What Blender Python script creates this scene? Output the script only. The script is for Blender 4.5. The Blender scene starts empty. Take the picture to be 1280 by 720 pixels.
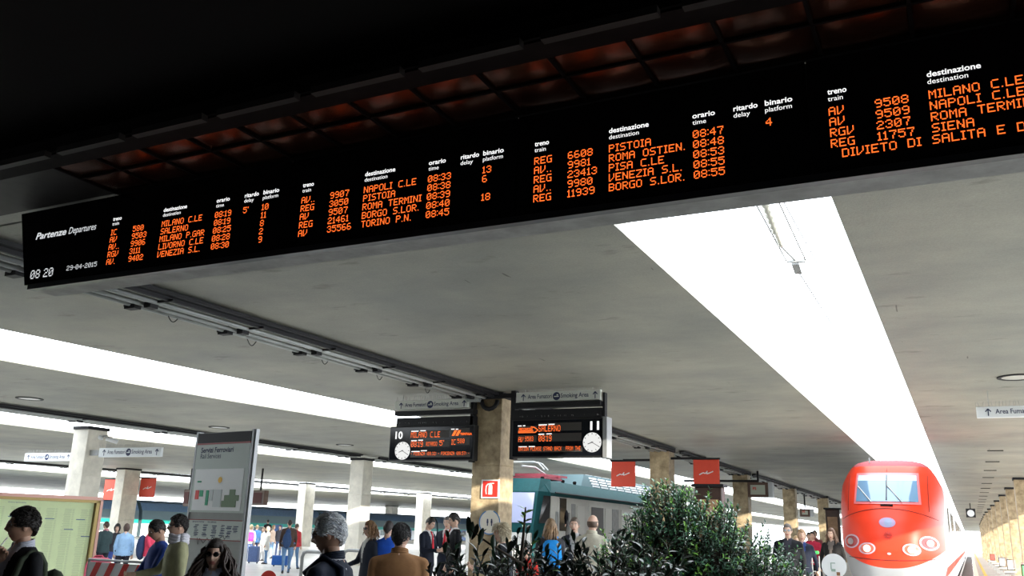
import bpy, bmesh, math, random
from mathutils import Vector, Matrix, noise, kdtree
from math import sin, cos, pi, radians as R
rnd = random.Random(7)
S = bpy.context.scene
COL = S.collection
# ------------------------------------------------------------------ camera
F = 1109.0
def _n(v): return v.normalized()
Yc = _n(Vector((573, 322, F)))
Xc = _n(-Vector((-2276, 230, F)))
Xc = _n(Xc - Yc * Xc.dot(Yc))
Zc = Xc.cross(Yc)
if Zc.y > 0: Zc = -Zc
def img2w(v): return Vector((Xc.dot(v), Yc.dot(v), Zc.dot(v)))
EYE = 1.6
CAM = Vector((0, 0, EYE))
cam = bpy.data.cameras.new('camera'); camo = bpy.data.objects.new('camera', cam); COL.objects.link(camo)
cam.sensor_width = 36; cam.lens = F / 1280 * 36; cam.clip_end = 2000
cr, cu, cb = img2w(Vector((1, 0, 0))), img2w(Vector((0, -1, 0))), img2w(Vector((0, 0, -1)))
camo.matrix_world = Matrix(((cr.x, cu.x, cb.x, 0), (cr.y, cu.y, cb.y, 0), (cr.z, cu.z, cb.z, EYE), (0, 0, 0, 1)))
S.camera = camo
def ray(px, py): return img2w(Vector((px - 640, py - 360, F)))
def atY(px, py, y): d = ray(px, py); return CAM + d * (y / d.y)
def atZ(px, py, z): d = ray(px, py); return CAM + d * ((z - EYE) / d.z)
def atX(px, py, x): d = ray(px, py); return CAM + d * (x / d.x)
def atD(px, py, zc): return CAM + ray(px, py) * (zc / F)
# ------------------------------------------------------------------ sky, sun, exposure
W = bpy.data.worlds.new('sky'); S.world = W; W.use_nodes = True
bg = W.node_tree.nodes['Background']; bg.inputs[0].default_value = (0.88, 0.94, 1.0, 1); bg.inputs[1].default_value = 6.4
sun = bpy.data.lights.new('sun', 'SUN'); suno = bpy.data.objects.new('sun', sun); COL.objects.link(suno)
sun.energy = 11; sun.angle = R(.6); sun.color = (1, .93, .8)
suno.rotation_euler = Vector((-.82, .57, -.25)).to_track_quat('-Z', 'Y').to_euler()
S.view_settings.view_transform = 'Standard'; S.view_settings.look = 'None'
S.view_settings.exposure = 0.0; S.view_settings.gamma = 1
S.cycles.max_bounces = 8; S.cycles.diffuse_bounces = 5
# ------------------------------------------------------------------ materials
MC = {}
def mat(name, col, rough=.6, metal=0, vary=0, scale=6, bump=0, col2=None, emit=0, spec=.5, trans=0, coords='Object', stretch=None):
    if name in MC: return MC[name]
    m = bpy.data.materials.new(name); m.use_nodes = True; nt = m.node_tree
    b = nt.nodes['Principled BSDF']; b.inputs['Base Color'].default_value = (*col, 1)
    b.inputs['Roughness'].default_value = rough; b.inputs['Metallic'].default_value = metal
    b.inputs['Specular IOR Level'].default_value = spec
    if trans: b.inputs['Transmission Weight'].default_value = trans
    if emit:
        b.inputs['Emission Color'].default_value = (*col, 1); b.inputs['Emission Strength'].default_value = emit
        b.inputs['Base Color'].default_value = (0, 0, 0, 1)
    if vary or bump or col2:
        tc = nt.nodes.new('ShaderNodeTexCoord'); out = tc.outputs['Object' if coords == 'Object' else 'Generated']
        if coords == 'World': out = nt.nodes.new('ShaderNodeNewGeometry').outputs['Position']
        if stretch:
            mp = nt.nodes.new('ShaderNodeMapping'); mp.inputs['Scale'].default_value = stretch
            nt.links.new(out, mp.inputs[0]); out = mp.outputs[0]
        nz = nt.nodes.new('ShaderNodeTexNoise'); nz.inputs['Scale'].default_value = scale; nz.inputs['Detail'].default_value = 8
        nz.inputs['Roughness'].default_value = .65
        nt.links.new(out, nz.inputs['Vector'])
        if vary or col2:
            rp = nt.nodes.new('ShaderNodeValToRGB'); rp.color_ramp.elements[0].position = .32; rp.color_ramp.elements[1].position = .68
            c2 = col2 or tuple(max(0, c * (1 - vary)) for c in col)
            rp.color_ramp.elements[0].color = (*c2, 1); rp.color_ramp.elements[1].color = (*(min(1, c * (1 + vary * .5)) for c in col), 1)
            nt.links.new(nz.outputs[0], rp.inputs[0]); nt.links.new(rp.outputs[0], b.inputs['Base Color'])
        if bump:
            bp = nt.nodes.new('ShaderNodeBump'); bp.inputs['Strength'].default_value = bump; bp.inputs['Distance'].default_value = .02
            nt.links.new(nz.outputs[0], bp.inputs['Height']); nt.links.new(bp.outputs[0], b.inputs['Normal'])
    MC[name] = m; return m
def colmat(c, rough=.75, vary=.15): 
    n = 'cloth_%02x%02x%02x' % tuple(int(min(1, x) * 255) for x in c)
    return mat(n, c, rough, vary=vary, scale=14, bump=.15, spec=.18)
# ceiling concrete: grime streaks, small stains
def concrete():
    m = bpy.data.materials.new('canopy_concrete'); m.use_nodes = True; nt = m.node_tree; N = nt.nodes; L = nt.links
    b = N['Principled BSDF']; b.inputs['Roughness'].default_value = .55; b.inputs['Specular IOR Level'].default_value = .35
    g = N.new('ShaderNodeNewGeometry')
    def nz(scale, stretch, det=8):
        mp = N.new('ShaderNodeMapping'); mp.inputs['Scale'].default_value = stretch; L.new(g.outputs['Position'], mp.inputs[0])
        n = N.new('ShaderNodeTexNoise'); n.inputs['Scale'].default_value = scale; n.inputs['Detail'].default_value = det; n.inputs['Roughness'].default_value = .6
        L.new(mp.outputs[0], n.inputs['Vector']); return n.outputs[0]
    def ramp(f, a, b_, ca, cb_):
        r = N.new('ShaderNodeValToRGB'); r.color_ramp.elements[0].position = a; r.color_ramp.elements[1].position = b_
        r.color_ramp.elements[0].color = (*ca, 1); r.color_ramp.elements[1].color = (*cb_, 1); L.new(f, r.inputs[0]); return r.outputs[0]
    def mul(a, b2):
        x = N.new('ShaderNodeMix'); x.data_type = 'RGBA'; x.blend_type = 'MULTIPLY'; x.inputs[0].default_value = 1
        L.new(a, x.inputs[6]); L.new(b2, x.inputs[7]); return x.outputs[2]
    c = ramp(nz(.35, (1, 1, 1)), .3, .72, (.23, .237, .212), (.405, .39, .315))
    c = mul(c, ramp(nz(.7, (.7, 1.2, 1)), .30, .62, (.80, .81, .82), (1, 1, 1)))
    c = mul(c, ramp(nz(1.3, (.6, 1.2, 1), 4), .29, .37, (.60, .60, .58), (1, 1, 1)))
    c = mul(c, ramp(nz(38, (1, 1, 1), 3), .35, .65, (.88, .88, .88), (1, 1, 1)))
    c = mul(c, ramp(nz(4, (2.2, .25, 1), 2), .215, .23, (.35, .34, .33), (1, 1, 1)))
    L.new(c, b.inputs['Base Color'])
    bp = N.new('ShaderNodeBump'); bp.inputs['Strength'].default_value = .25; bp.inputs['Distance'].default_value = .01
    L.new(nz(45, (1, 1, 1), 4), bp.inputs['Height']); L.new(bp.outputs[0], b.inputs['Normal'])
    return m
M_CONC = concrete()
M_FLOOR = mat('floor_stone', (.56, .55, .52), .35, vary=.2, scale=.8, coords='World')
M_PLAT = mat('platform_asphalt', (.42, .40, .38), .7, vary=.25, scale=1.2, coords='World', stretch=(.3, 1, 1))
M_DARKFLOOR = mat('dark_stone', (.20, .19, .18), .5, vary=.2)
M_BLACK = mat('black_paint', (.012, .012, .014), .6)
M_DARKCEIL = mat('unlit_black', (.006, .005, .005), .9, spec=.1)  # near-black colour stands in for the unlit concourse
M_COPPER = mat('copper_tile', (.17, .072, .042), .26, metal=.85, vary=.6, scale=3, bump=.35, coords='World')
M_COPPER2 = mat('dark_copper', (.006, .004, .004), .8, spec=.1, vary=.5, scale=5, coords='World')
M_GLASSBLK = mat('black_glass', (.006, .007, .010), .12, spec=.25)
M_MARB = mat('travertine', (.50, .395, .245), .45, vary=.3, scale=3.4, col2=(.21, .155, .085), coords='World')
M_MARB_PALE = mat('pale_travertine', (.80, .76, .66), .5, vary=.2, scale=2.2, coords='World')  # left columns' sunlit overexposure is put into this paler stone colour
M_ALU = mat('brushed_aluminium', (.34, .35, .36), .45, metal=.5)
M_GREY = mat('grey_metal', (.30, .31, .31), .5, metal=.3, vary=.2)
M_PIPE = mat('conduit_grey', (.42, .44, .43), .45, metal=.2, vary=.15, scale=3)
M_DKMET = mat('dark_metal', (.016, .016, .018), .6, spec=.25)
M_WHITE = mat('white_enamel', (.82, .83, .84), .4)
M_SIGNGREY = mat('sign_grey', (.70, .72, .66), .5, vary=.06)
M_NAVY = mat('navy_print', (.02, .03, .09), .6)
M_RED = mat('sign_red', (.72, .03, .02), .4)
M_FLAG = mat('red_banner', (.70, .07, .035), .55, vary=.06)
M_LED = mat('led_orange', (1, .15, .022), emit=1.7)
M_LEDW = mat('led_white', (.85, .88, .9), emit=.85)
M_PRINTW = mat('backlit_white', (1, 1, 1), emit=1.15)
M_LEDOFF = mat('led_matrix_unlit', (.045, .04, .036), .5)
M_SKIN = mat('skin', (.62, .40, .30), .5, vary=.1, scale=20)
M_SKIN_D = mat('tanned_skin', (.48, .28, .19), .5, vary=.12, scale=20)
M_LIP = mat('lips', (.42, .14, .12), .45)
M_EYEW = mat('eye_white', (.75, .73, .7), .3)
M_EYEB = mat('iris_dark', (.03, .02, .015), .2)
M_LENS = mat('dark_lens', (.01, .008, .008), .1)
M_BALLAST = mat('ballast', (.16, .14, .13), .9, vary=.5, scale=30, bump=.8, coords='World')
M_RAIL = mat('rail_steel', (.28, .2, .15), .35, metal=.7)
M_YEL = mat('yellow_line', (.75, .48, .10), .6, vary=.2)
# ------------------------------------------------------------------ mesh helpers
class MB:
    def __init__(s): s.v = []; s.f = []; s.m = []
    def add(s, vs, fs, mi=0):
        o = len(s.v); s.v += [Vector(v) for v in vs]; s.f += [tuple(i + o for i in f) for f in fs]; s.m += [mi] * len(fs); return s
    def box(s, c, d, mi=0, rot=None):
        c = Vector(c); h = Vector(d) / 2
        vs = [Vector((x * h.x, y * h.y, z * h.z)) for x in (-1, 1) for y in (-1, 1) for z in (-1, 1)]
        if rot: vs = [rot @ v for v in vs]
        return s.add([c + v for v in vs], [(0, 1, 3, 2), (4, 6, 7, 5), (0, 4, 5, 1), (2, 3, 7, 6), (0, 2, 6, 4), (1, 5, 7, 3)], mi)
    def bar(s, a, b, w, h=None, mi=0):
        a = Vector(a); b = Vector(b); d = b - a; L = d.length
        if L < 1e-6: return s
        q = d.to_track_quat('X', 'Z').to_matrix(); return s.box((a + b) / 2, (L, w, h or w), mi, q)
    def tube(s, pts, r, n=8, mi=0, caps=True):
        pts = [Vector(p) for p in pts]; rs = r if isinstance(r, (list, tuple)) else [r] * len(pts)
        vs = []; fs = []; up = Vector((0, 0, 1)); prev = None
        for i, p in enumerate(pts):
            d = (pts[min(i + 1, len(pts) - 1)] - pts[max(i - 1, 0)]).normalized()
            if prev is None: u = d.cross(up) if abs(d.z) < .95 else d.cross(Vector((0, 1, 0)))
            else: u = prev - d * prev.dot(d)
            u.normalize(); prev = u; w = d.cross(u)
            vs += [p + (u * cos(2 * pi * k / n) + w * sin(2 * pi * k / n)) * rs[i] for k in range(n)]
        for i in range(len(pts) - 1):
            for k in range(n):
                a = i * n + k; b = i * n + (k + 1) % n; fs.append((a, b, b + n, a + n))
        if caps: fs.append(tuple(range(n - 1, -1, -1))); fs.append(tuple((len(pts) - 1) * n + k for k in range(n)))
        return s.add(vs, fs, mi)
    def cap(s, a, b, ra, rb, n=10, mi=0):   # tapered capsule
        a = Vector(a); b = Vector(b); d = (b - a).normalized()
        P = []; r = []
        for t in (-.98, -.7, -.3): P.append(a + d * ra * t); r.append(ra * math.sqrt(max(0.02, 1 - t * t)))
        for t in (0., .5, 1.): P.append(a.lerp(b, t)); r.append(ra + (rb - ra) * t)
        for t in (.3, .7, .98): P.append(b + d * rb * t); r.append(rb * math.sqrt(max(0.02, 1 - t * t)))
        return s.tube(P, r, n, mi)
    def loft(s, secs, n=16, mi=0, pw=2.0):     # secs: (z, cx, cy, rx, ry)
        vs = []; fs = []
        for (z, cx, cy, rx, ry) in secs:
            for k in range(n):
                a = 2 * pi * k / n; c_, s_ = cos(a), sin(a)
                vs.append(Vector((cx + rx * math.copysign(abs(c_) ** (2 / pw), c_), cy + ry * math.copysign(abs(s_) ** (2 / pw), s_), z)))
        for i in range(len(secs) - 1):
            for k in range(n):
                a = i * n + k; b = i * n + (k + 1) % n; fs.append((a, b, b + n, a + n))
        fs.append(tuple(range(n - 1, -1, -1))); fs.append(tuple((len(secs) - 1) * n + k for k in range(n)))
        return s.add(vs, fs, mi)
    def ell(s, c, r, n=12, mi=0, rot=None):
        c = Vector(c); vs = []; fs = []; m = n // 2
        for i in range(m + 1):
            ph = -pi / 2 + pi * i / m
            for k in range(n):
                a = 2 * pi * k / n; v = Vector((r[0] * cos(ph) * cos(a), r[1] * cos(ph) * sin(a), r[2] * sin(ph)))
                if i in (0, m): v = Vector((1e-4 * cos(a), 1e-4 * sin(a), v.z))
                if rot: v = rot @ v
                vs.append(c + v)
        for i in range(m):
            for k in range(n):
                a = i * n + k; b = i * n + (k + 1) % n; fs.append((a, b, b + n, a + n))
        return s.add(vs, fs, mi)
    def disc(s, c, u, w, r, th=0, n=24, mi=0, r2=None):
        c = Vector(c); u = Vector(u).normalized(); w = Vector(w).normalized(); nn = u.cross(w)
        ring = lambda rr, off: [c + nn * off + (u * cos(2 * pi * k / n) + w * sin(2 * pi * k / n)) * rr for k in range(n)]
        if r2 is None:
            if th: return s.add(ring(r, 0) + ring(r, th), [tuple(range(n - 1, -1, -1)), tuple(range(n, 2 * n))] + [(k, (k + 1) % n, n + (k + 1) % n, n + k) for k in range(n)], mi)
            return s.add(ring(r, 0), [tuple(range(n))], mi)
        fs = []
        for k in range(n):
            j = (k + 1) % n
            fs += [(k, j, n + j, n + k), (2 * n + k, 3 * n + k, 3 * n + j, 2 * n + j), (k, 2 * n + k, 2 * n + j, j), (n + k, n + j, 3 * n + j, 3 * n + k)]
        return s.add(ring(r, 0) + ring(r2, 0) + ring(r, th or .002) + ring(r2, th or .002), fs, mi)
    def prism(s, poly, z0, z1, mi=0):
        n = len(poly); vs = [Vector((p[0], p[1], z0)) for p in poly] + [Vector((p[0], p[1], z1)) for p in poly]
        return s.add(vs, [tuple(range(n - 1, -1, -1)), tuple(range(n, 2 * n))] + [(k, (k + 1) % n, n + (k + 1) % n, n + k) for k in range(n)], mi)
    def mesh(s, name, mats, smooth=False):
        me = bpy.data.meshes.new(name); me.from_pydata([tuple(v) for v in s.v], [], s.f)
        for m in (mats if isinstance(mats, (list, tuple)) else [mats]): me.materials.append(m)
        me.polygons.foreach_set('material_index', s.m)
        if smooth: me.polygons.foreach_set('use_smooth', [True] * len(me.polygons))
        me.update(); return me
    def build(s, name, mats, parent=None, smooth=False):
        return link(name, s.mesh(name, mats, smooth), parent)
def link(name, data, parent=None):
    o = bpy.data.objects.new(name, data); COL.objects.link(o)
    if parent: o.parent = parent
    return o
def tag(o, label=None, cat=None, group=None, kind=None):
    if label: o['label'] = label
    if cat: o['category'] = cat
    if group: o['group'] = group
    if kind: o['kind'] = kind
    return o
def empty(name, loc=(0, 0, 0), rz=0, label=None, cat=None, group=None):
    o = link(name, None); o.location = loc; o.rotation_euler = (0, 0, rz); return tag(o, label, cat, group)
def bevel(o, w=.01, seg=2):
    m = o.modifiers.new('bevel', 'BEVEL'); m.width = w; m.segments = seg; m.limit_method = 'ANGLE'; return o
def dup(root, loc=None, rz=None, label=None):
    r = root.copy(); COL.objects.link(r)
    if loc is not None: r.location = loc
    if rz is not None: r.rotation_euler = (0, 0, rz)
    if label: r['label'] = label
    for ch in list(root.children):
        c = ch.copy(); COL.objects.link(c); c.parent = r
        for g in list(ch.children):
            d = g.copy(); COL.objects.link(d); d.parent = c
    return r
_tc = {}
def text_mesh(t, bold=0, shear=0):
    k = (t, bold, shear)
    if k in _tc: return _tc[k]
    c = bpy.data.curves.new('t', 'FONT'); c.body = t; c.size = 1; c.shear = shear; c.offset = bold; c.resolution_u = 3
    o = bpy.data.objects.new('t', c); COL.objects.link(o); bpy.context.view_layer.update()
    me = o.to_mesh(); vs = [Vector(v.co) for v in me.vertices]; fs = [tuple(p.vertices) for p in me.polygons]
    o.to_mesh_clear(); bpy.data.objects.remove(o)
    x0 = min(v.x for v in vs); x1 = max(v.x for v in vs)
    _tc[k] = (vs, fs, x0, x1); return _tc[k]
def put_text(mb, t, o, width, height=None, mi=0, bold=0, shear=0, ux=Vector((1, 0, 0)), uz=Vector((0, 0, 1)), right=False):
    """text with left baseline at o, running along ux, given width; cap height = height (default natural)"""
    vs, fs, x0, x1 = text_mesh(t, bold, shear)
    sx = width / (x1 - x0); sz = (height / .69) if height else sx
    if not height: sz = sx
    o = Vector(o)
    if right: o = o - ux * width
    mb.add([o + ux * (v.x - x0) * sx + uz * v.y * sz for v in vs], fs, mi)
G5 = {'A': '01110 10001 10001 11111 10001 10001 10001', 'B': '11110 10001 10001 11110 10001 10001 11110', 'C': '01111 10000 10000 10000 10000 10000 01111',
'D': '11110 10001 10001 10001 10001 10001 11110', 'E': '11111 10000 10000 11110 10000 10000 11111', 'F': '11111 10000 10000 11110 10000 10000 10000',
'G': '01111 10000 10000 10011 10001 10001 01111', 'H': '10001 10001 10001 11111 10001 10001 10001', 'I': '111 010 010 010 010 010 111', 'K': '10001 10010 10100 11000 10100 10010 10001',
'L': '10000 10000 10000 10000 10000 10000 11111', 'M': '10001 11011 10101 10101 10001 10001 10001', 'N': '10001 11001 11001 10101 10011 10011 10001',
'O': '01110 10001 10001 10001 10001 10001 01110', 'P': '11110 10001 10001 11110 10000 10000 10000', 'R': '11110 10001 10001 11110 10100 10010 10001',
'S': '01111 10000 10000 01110 00001 00001 11110', 'T': '11111 00100 00100 00100 00100 00100 00100', 'U': '10001 10001 10001 10001 10001 10001 01110',
'V': '10001 10001 10001 10001 10010 10100 11000', 'Z': '11111 00001 00010 00100 01000 10000 11111',
'0': '01110 10001 10011 10101 11001 10001 01110', '1': '010 110 010 010 010 010 111', '2': '01110 10001 00001 00110 01000 10000 11111', '3': '01110 10001 00001 00110 00001 10001 01110',
'4': '00010 00110 01010 10010 11111 00010 00010', '5': '11111 10000 11110 00001 00001 10001 01110', '6': '01110 10000 10000 11110 10001 10001 01110', '7': '11111 00001 00010 00010 00100 00100 00100',
'8': '01110 10001 10001 01110 10001 10001 01110', '9': '01110 10001 10001 01111 00001 00001 01110', '.': '0 0 0 0 0 0 1', ':': '0 1 0 0 0 1 0', "'": '1 1 0 0 0 0 0', '-': '000 000 000 111 000 000 000',
'(': '01 10 10 10 10 10 01', ')': '10 01 01 01 01 01 10', ' ': '000 000 000 000 000 000 000'}
def led(mb, t, o, cw, ch=None, ux=Vector((1, 0, 0)), uz=Vector((0, 0, 1)), mi=0, fill=.86):
    """dot matrix text: square lamps merged along each lit row run"""
    ch = ch or cw; x = 0; o = Vector(o)
    for c in t:
        g = G5[c].split(); w = len(g[0])
        if c == '.': x += .5
        for r, row in enumerate(g):
            k = 0
            while k < w:
                if row[k] == '1':
                    e = k
                    while e + 1 < w and row[e + 1] == '1': e += 1
                    x0 = (x + k) * cw; x1 = (x + e + fill) * cw; z0 = (6 - r) * ch
                    below = False
                    z1 = z0 + ch * fill
                    mb.add([o + ux * x0 + uz * z0, o + ux * x1 + uz * z0, o + ux * x1 + uz * z1, o + ux * x0 + uz * z1], [(0, 1, 2, 3)], mi)
                    k = e + 1
                else: k += 1
        x += w + 1 + (.5 if c == '.' else 0) + (2 if c == ' ' else 0)
    return x * cw
# ================================================================== STRUCTURE
H = EYE + 3.0
TH = .14
def lerp_edge(pts, y):
    if y <= pts[0][0]: return pts[0][1]
    for (a, xa), (b, xb) in zip(pts, pts[1:]):
        if y <= b: return xa + (xb - xa) * (y - a) / (b - a)
    return pts[-1][1]
E_R = [(0, 7.5), (230, 7.5)]
E_G1R = [(0, -.84), (230, -.86)]; E_G1L = [(0, -2.92), (230, -2.9)]
E_1N = [(0, -14.3), (9.2, -14.25), (13.35, -13.95), (20.1, -13.54), (60, -12.9), (230, -12.9)]
E_1F = [(0, -17.4), (11.2, -17.2), (16.3, -16.87), (23.5, -15.9), (60, -15.3), (230, -15.2)]
E_2N = [(0, -25.9), (20, -26.0), (34, -25.2), (42, -23.4), (80, -22.8), (230, -22.8)]
E_2F = [(0, -29.1), (24, -29.6), (31, -28.5), (37, -27.7), (48, -26.7), (80, -26), (230, -26)]
E_3N = [(0, -49.5), (33, -49.4), (46, -47.5), (56, -42.6), (74, -40.7), (230, -38)]
E_3F = [(0, -58), (48, -58.5), (63, -57), (70, -52.3), (84, -46.5), (230, -43)]
E_4N = [(0, -99), (108, -98), (120, -84), (230, -80)]
def slab(name, eN, eF, y0, y1):
    ys = sorted({y0, y1} | {y for y, _ in eN + eF if y0 < y < y1})
    poly = [(lerp_edge(eN, y), y) for y in ys] + [(lerp_edge(eF, y), y) for y in reversed(ys)]
    mb = MB()
    n = len(ys)
    for i in range(n - 1):
        a, b, c, d = poly[i], poly[i + 1], poly[2 * n - 2 - i], poly[2 * n - 1 - i]
        mb.prism([a, b, c, d], H, H + TH)
    return tag(mb.build(name, M_CONC), kind='structure')
YS = 5.36
slab('ceiling', E_R, E_G1R, 5.6, 230)
slab('ceiling', E_G1L, E_1N, 5.6, 230)
slab('ceiling', E_1F, E_2N, 5.6, 230)
slab('ceiling', E_2F, E_3N, 5.6, 230)
slab('ceiling', E_3F, E_4N, 5.6, 230)
# head strip joining the slabs above the departures board
mb = MB(); mb.box((-40, 5.38, H + TH / 2), (96, .5, TH)); tag(mb.build('ceiling', M_CONC), kind='structure')
# concourse soffit (dark) and its copper tiles
mb = MB(); mb.box((-22, -4.4, H + .26), (84, 19.3, .3)); sof = tag(mb.build('ceiling', M_DARKCEIL), kind='structure')
tile = MB(); tw, td = .53, .385; tn = 8
def tz_(u, v): return -.030 * (1 - abs(2 * u - 1) ** 3) * (1 - abs(2 * v - 1) ** 3) * .6
tile.add([((i / tn - .5) * (tw - .026), (j / tn - .5) * (td - .026), tz_(i / tn, j / tn)) for j in range(tn + 1) for i in range(tn + 1)],
         [(j * (tn + 1) + i, (j + 1) * (tn + 1) + i, (j + 1) * (tn + 1) + i + 1, j * (tn + 1) + i + 1) for j in range(tn) for i in range(tn)])
tme = tile.mesh('copper_tile', M_COPPER, True)
for r in range(2):
    for i in range(19):
        o = link('copper_tile', tme, sof); o.location = (-6.66 + i * tw, 5.13 - r * .395, H - .03)
        o.rotation_euler = (R(rnd.uniform(-1.1, 1.1)), R(rnd.uniform(-1.1, 1.1)), 0)
mb = MB(); mb.box((-3.6, 4.93, H + .05), (13.4, .8, .12))
for i in range(20): mb.box((-6.66 + (i - .5) * tw, 4.93, H - .035), (.022, .8, .03))
mb.box((-1.8, 4.935, H - .035), (10.2, .022, .03)); mb.box((-1.8, 5.325, H - .035), (10.2, .03, .05))
mb.build('tile_frame', M_COPPER2, sof)
mb = MB(); mb.box((-3.6, 4.42, H - .06), (13.4, .2, .16)); mb.box((-3.6, 4.32, H - .1), (13.4, .05, .05)); mb.build('soffit_beam', M_COPPER2, sof)
mb = MB(); mb.box((-11.4, 4.9, H - .02), (8.94, .86, .04)); mb.build('plain_panel', mat('dull_bronze', (.022, .020, .019), .6, spec=.2, vary=.3), sof)
for x in range(12):
    mb = MB(); mb.box((0, 0, 0), (.72, .06, .05)); mb.build('beam_strip', mat('dull_bronze', (0, 0, 0)), sof).location = (-9.4 + x * .86, 4.28, H - .15)
mb = MB(); mb.box((-22, -13.9, 2.4), (84, .3, 4.8)); tag(mb.build('wall_back', M_DARKCEIL), kind='structure')
mb = MB(); mb.box((20.1, -4.4, 2.4), (.3, 19.3, 4.8)); tag(mb.build('wall_right', M_DARKCEIL), kind='structure')
# floors
def floor(name, x0, x1, y0, y1, m, z=0, th=.3):
    mb = MB(); mb.box(((x0 + x1) / 2, (y0 + y1) / 2, z - th / 2), (x1 - x0, y1 - y0, th)); return tag(mb.build(name, m), kind='structure')
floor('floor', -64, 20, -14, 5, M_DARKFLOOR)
floor('floor', -130, 20, 5, 24, M_FLOOR)
floor('floor', 0.02, 14, 24, 230, M_PLAT)
floor('floor', -13.75, -3.25, 24, 230, M_FLOOR)
floor('floor', -66, -17.3, 24, 230, M_FLOOR)
floor('floor', -130, -71, 24, 230, M_FLOOR)
for x0, x1 in ((-3.25, .02), (-17.3, -13.75), (-71, -66)):
    floor('floor', x0, x1, 24, 230, M_BALLAST, z=-.75)
    cx = (x0 + x1) / 2 if x0 > -60 else -68.5
    mb = MB()
    for s in (-.72, .72): mb.box((cx + s, 127, -.66), (.08, 205, .18))
    tag(mb.build('trim_1' if x0 > -5 else 'trim_2' if x0 > -20 else 'trim_3', M_RAIL), kind='structure')
mb = MB(); mb.box((.62, 127, .004), (.16, 205, .008)); tag(mb.build('trim_4', M_YEL), kind='structure')
mb = MB(); mb.box((.14, 127, .006), (.24, 205, .012)); tag(mb.build('trim_5', M_MARB_PALE), kind='structure')
# ================================================================== COLUMNS
def column(x0, y0, w, d, label, top=H, pale=False, capd=.1):
    t = empty('stone_column', (x0 + w / 2, y0 + d / 2, 0), 0, label, 'column')
    if x0 > -12 and x0 < -8 or True: t['group'] = 'stone clad columns under the canopies'
    m = M_MARB_PALE if pale else M_MARB
    h = top - capd; n = 3; z = 0
    for i in range(n):
        z1 = h * (i + 1) / n
        mb = MB(); mb.box((0, 0, (z + z1) / 2), (w, d, z1 - z - .006)); bevel(mb.build('stone_slab', m, t), .012, 1); z = z1
    mb = MB(); mb.box((0, 0, h / 2), (w - .02, d - .02, h)); mb.build('shaft', m, t)
    mb = MB(); mb.box((0, 0, h + capd / 2), (w + .07, d + .07, capd)); mb.build('cap', M_DKMET, t)
    return t
ords = ['nearest', 'second nearest', 'third', 'fourth', 'fifth', 'sixth', 'seventh', 'eighth', 'ninth', 'tenth']
for i, (x, y) in enumerate([(-9.83, 17.69), (-9.93, 30.83), (-9.76, 42.83), (-9.55, 54.6), (-9.3, 66.5), (-9.1, 78), (-8.9, 90)]):
    c = column(x, y, .7, .68, ('beige stone column carrying both clock boards and the fire extinguisher sign' if i == 0 else
        'beige stone column between the two red banners' if i == 1 else '%s beige column along the middle platform, counted from the clock boards, left of the red train' % ords[i]), capd=.12)
for i, (x, y, w, d, top, lab) in enumerate([
    (-25.9, 19.76, .7, .74, H - .15, 'wide pale column with two white cameras behind the green timetable'),
    (-23.75, 31.9, .7, .7, H - .16, 'tall pale column just left of the platform ten board, sunlit white below'),
    (-46.9, 39.2, .75, 1.2, H - .0, 'pale column behind the couple, beside the red banner on the far left'),
    (-44.6, 53.74, .7, 1.1, H, 'pale column right of the man carrying a navy bag'),
    (-42.75, 67.24, .7, 1.4, H, 'pale column behind the man in navy suit and red tie'),
    (-76.5, 112, 1.2, 1.6, H, 'thin distant column beside the woman in the navy blazer'),
    (-41.5, 80.5, .8, 1.2, H, 'small far column left of the man in black suit')]):
    column(x, y, w, d, lab, top, pale=True, capd=.1)
for i in range(14):
    y = 46.2 + 7.8 * i; x = 2.0 - .58 * min(1, (y - 46) / 50)
    column(x, y, .7, .8, ('rightmost beige column at the edge of the right platform' if i == 0 else '%s stone column in the row along the right platform, counted from the nearest' % (ords[i] if i < 10 else ['eleventh', 'twelfth', 'thirteenth', 'fourteenth'][i - 10])), H, capd=.1)
# ================================================================== DEPARTURES BOARD
YB = 5.3; ZT = 4.518; ZB = 3.75
bd = empty('departure_board', (-3.5, YB, ZB), 0, 'long black hanging departures board with orange dot matrix rows', 'departure board')
def BL(o): o.location = -Vector((-3.5, YB, ZB)); return o
X0, X1 = -8.15, 3.0
mb = MB()
x0t = -8.27
prof = [(0, ZB - .035), (0, ZT), (.3, ZT), (.3, ZB + .02), (.26, ZB - .045), (.04, ZB - .055)]
def ext(mb, prof, xa, xb, y, slantl=0, mi=0):
    n = len(prof); vs = []
    for X in (xa, xb):
        for (dy, z) in prof: vs.append((X - (slantl * (z - ZB) if X == xa else 0), y + dy, z))
    mb.add(vs, [tuple(range(n)), tuple(range(2 * n - 1, n - 1, -1))] + [(k, n + k, n + (k + 1) % n, (k + 1) % n) for k in range(n)], mi)
ext(mb, [(.02, ZB), (.02, ZT), (.3, ZT), (.3, ZB)], -8.0, X1, YB, .30)
BL(mb.build('housing', M_BLACK, bd))
mb = MB(); ext(mb, [(-.01, ZB - .05), (-.01, ZB + .0), (.3, ZB + .0), (.3, ZB - .02), (.06, ZB - .05)], -7.93, X1, YB)
BL(mb.build('lower_lip', mat('lip_black', (.02, .024, .03), .35), bd))
mb = MB(); mb.box((-2.45, YB + .17, ZB - .035), (10.9, .22, .03)); BL(mb.build('bottom_panel', mat('bottom_grey', (.27, .27, .26), .6, vary=.35, scale=4), bd))
for x in (-7.6, -4.9, -2.2, .5): 
    mb = MB(); mb.box((x, YB + .2, (ZT + H) / 2), (.06, .06, H - ZT + .02)); BL(mb.build('hanger', M_DKMET, bd))
edges = [-8.0, -7.02, -4.78, -2.68, -.66, 1.4, 3.0]
panels = []
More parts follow.
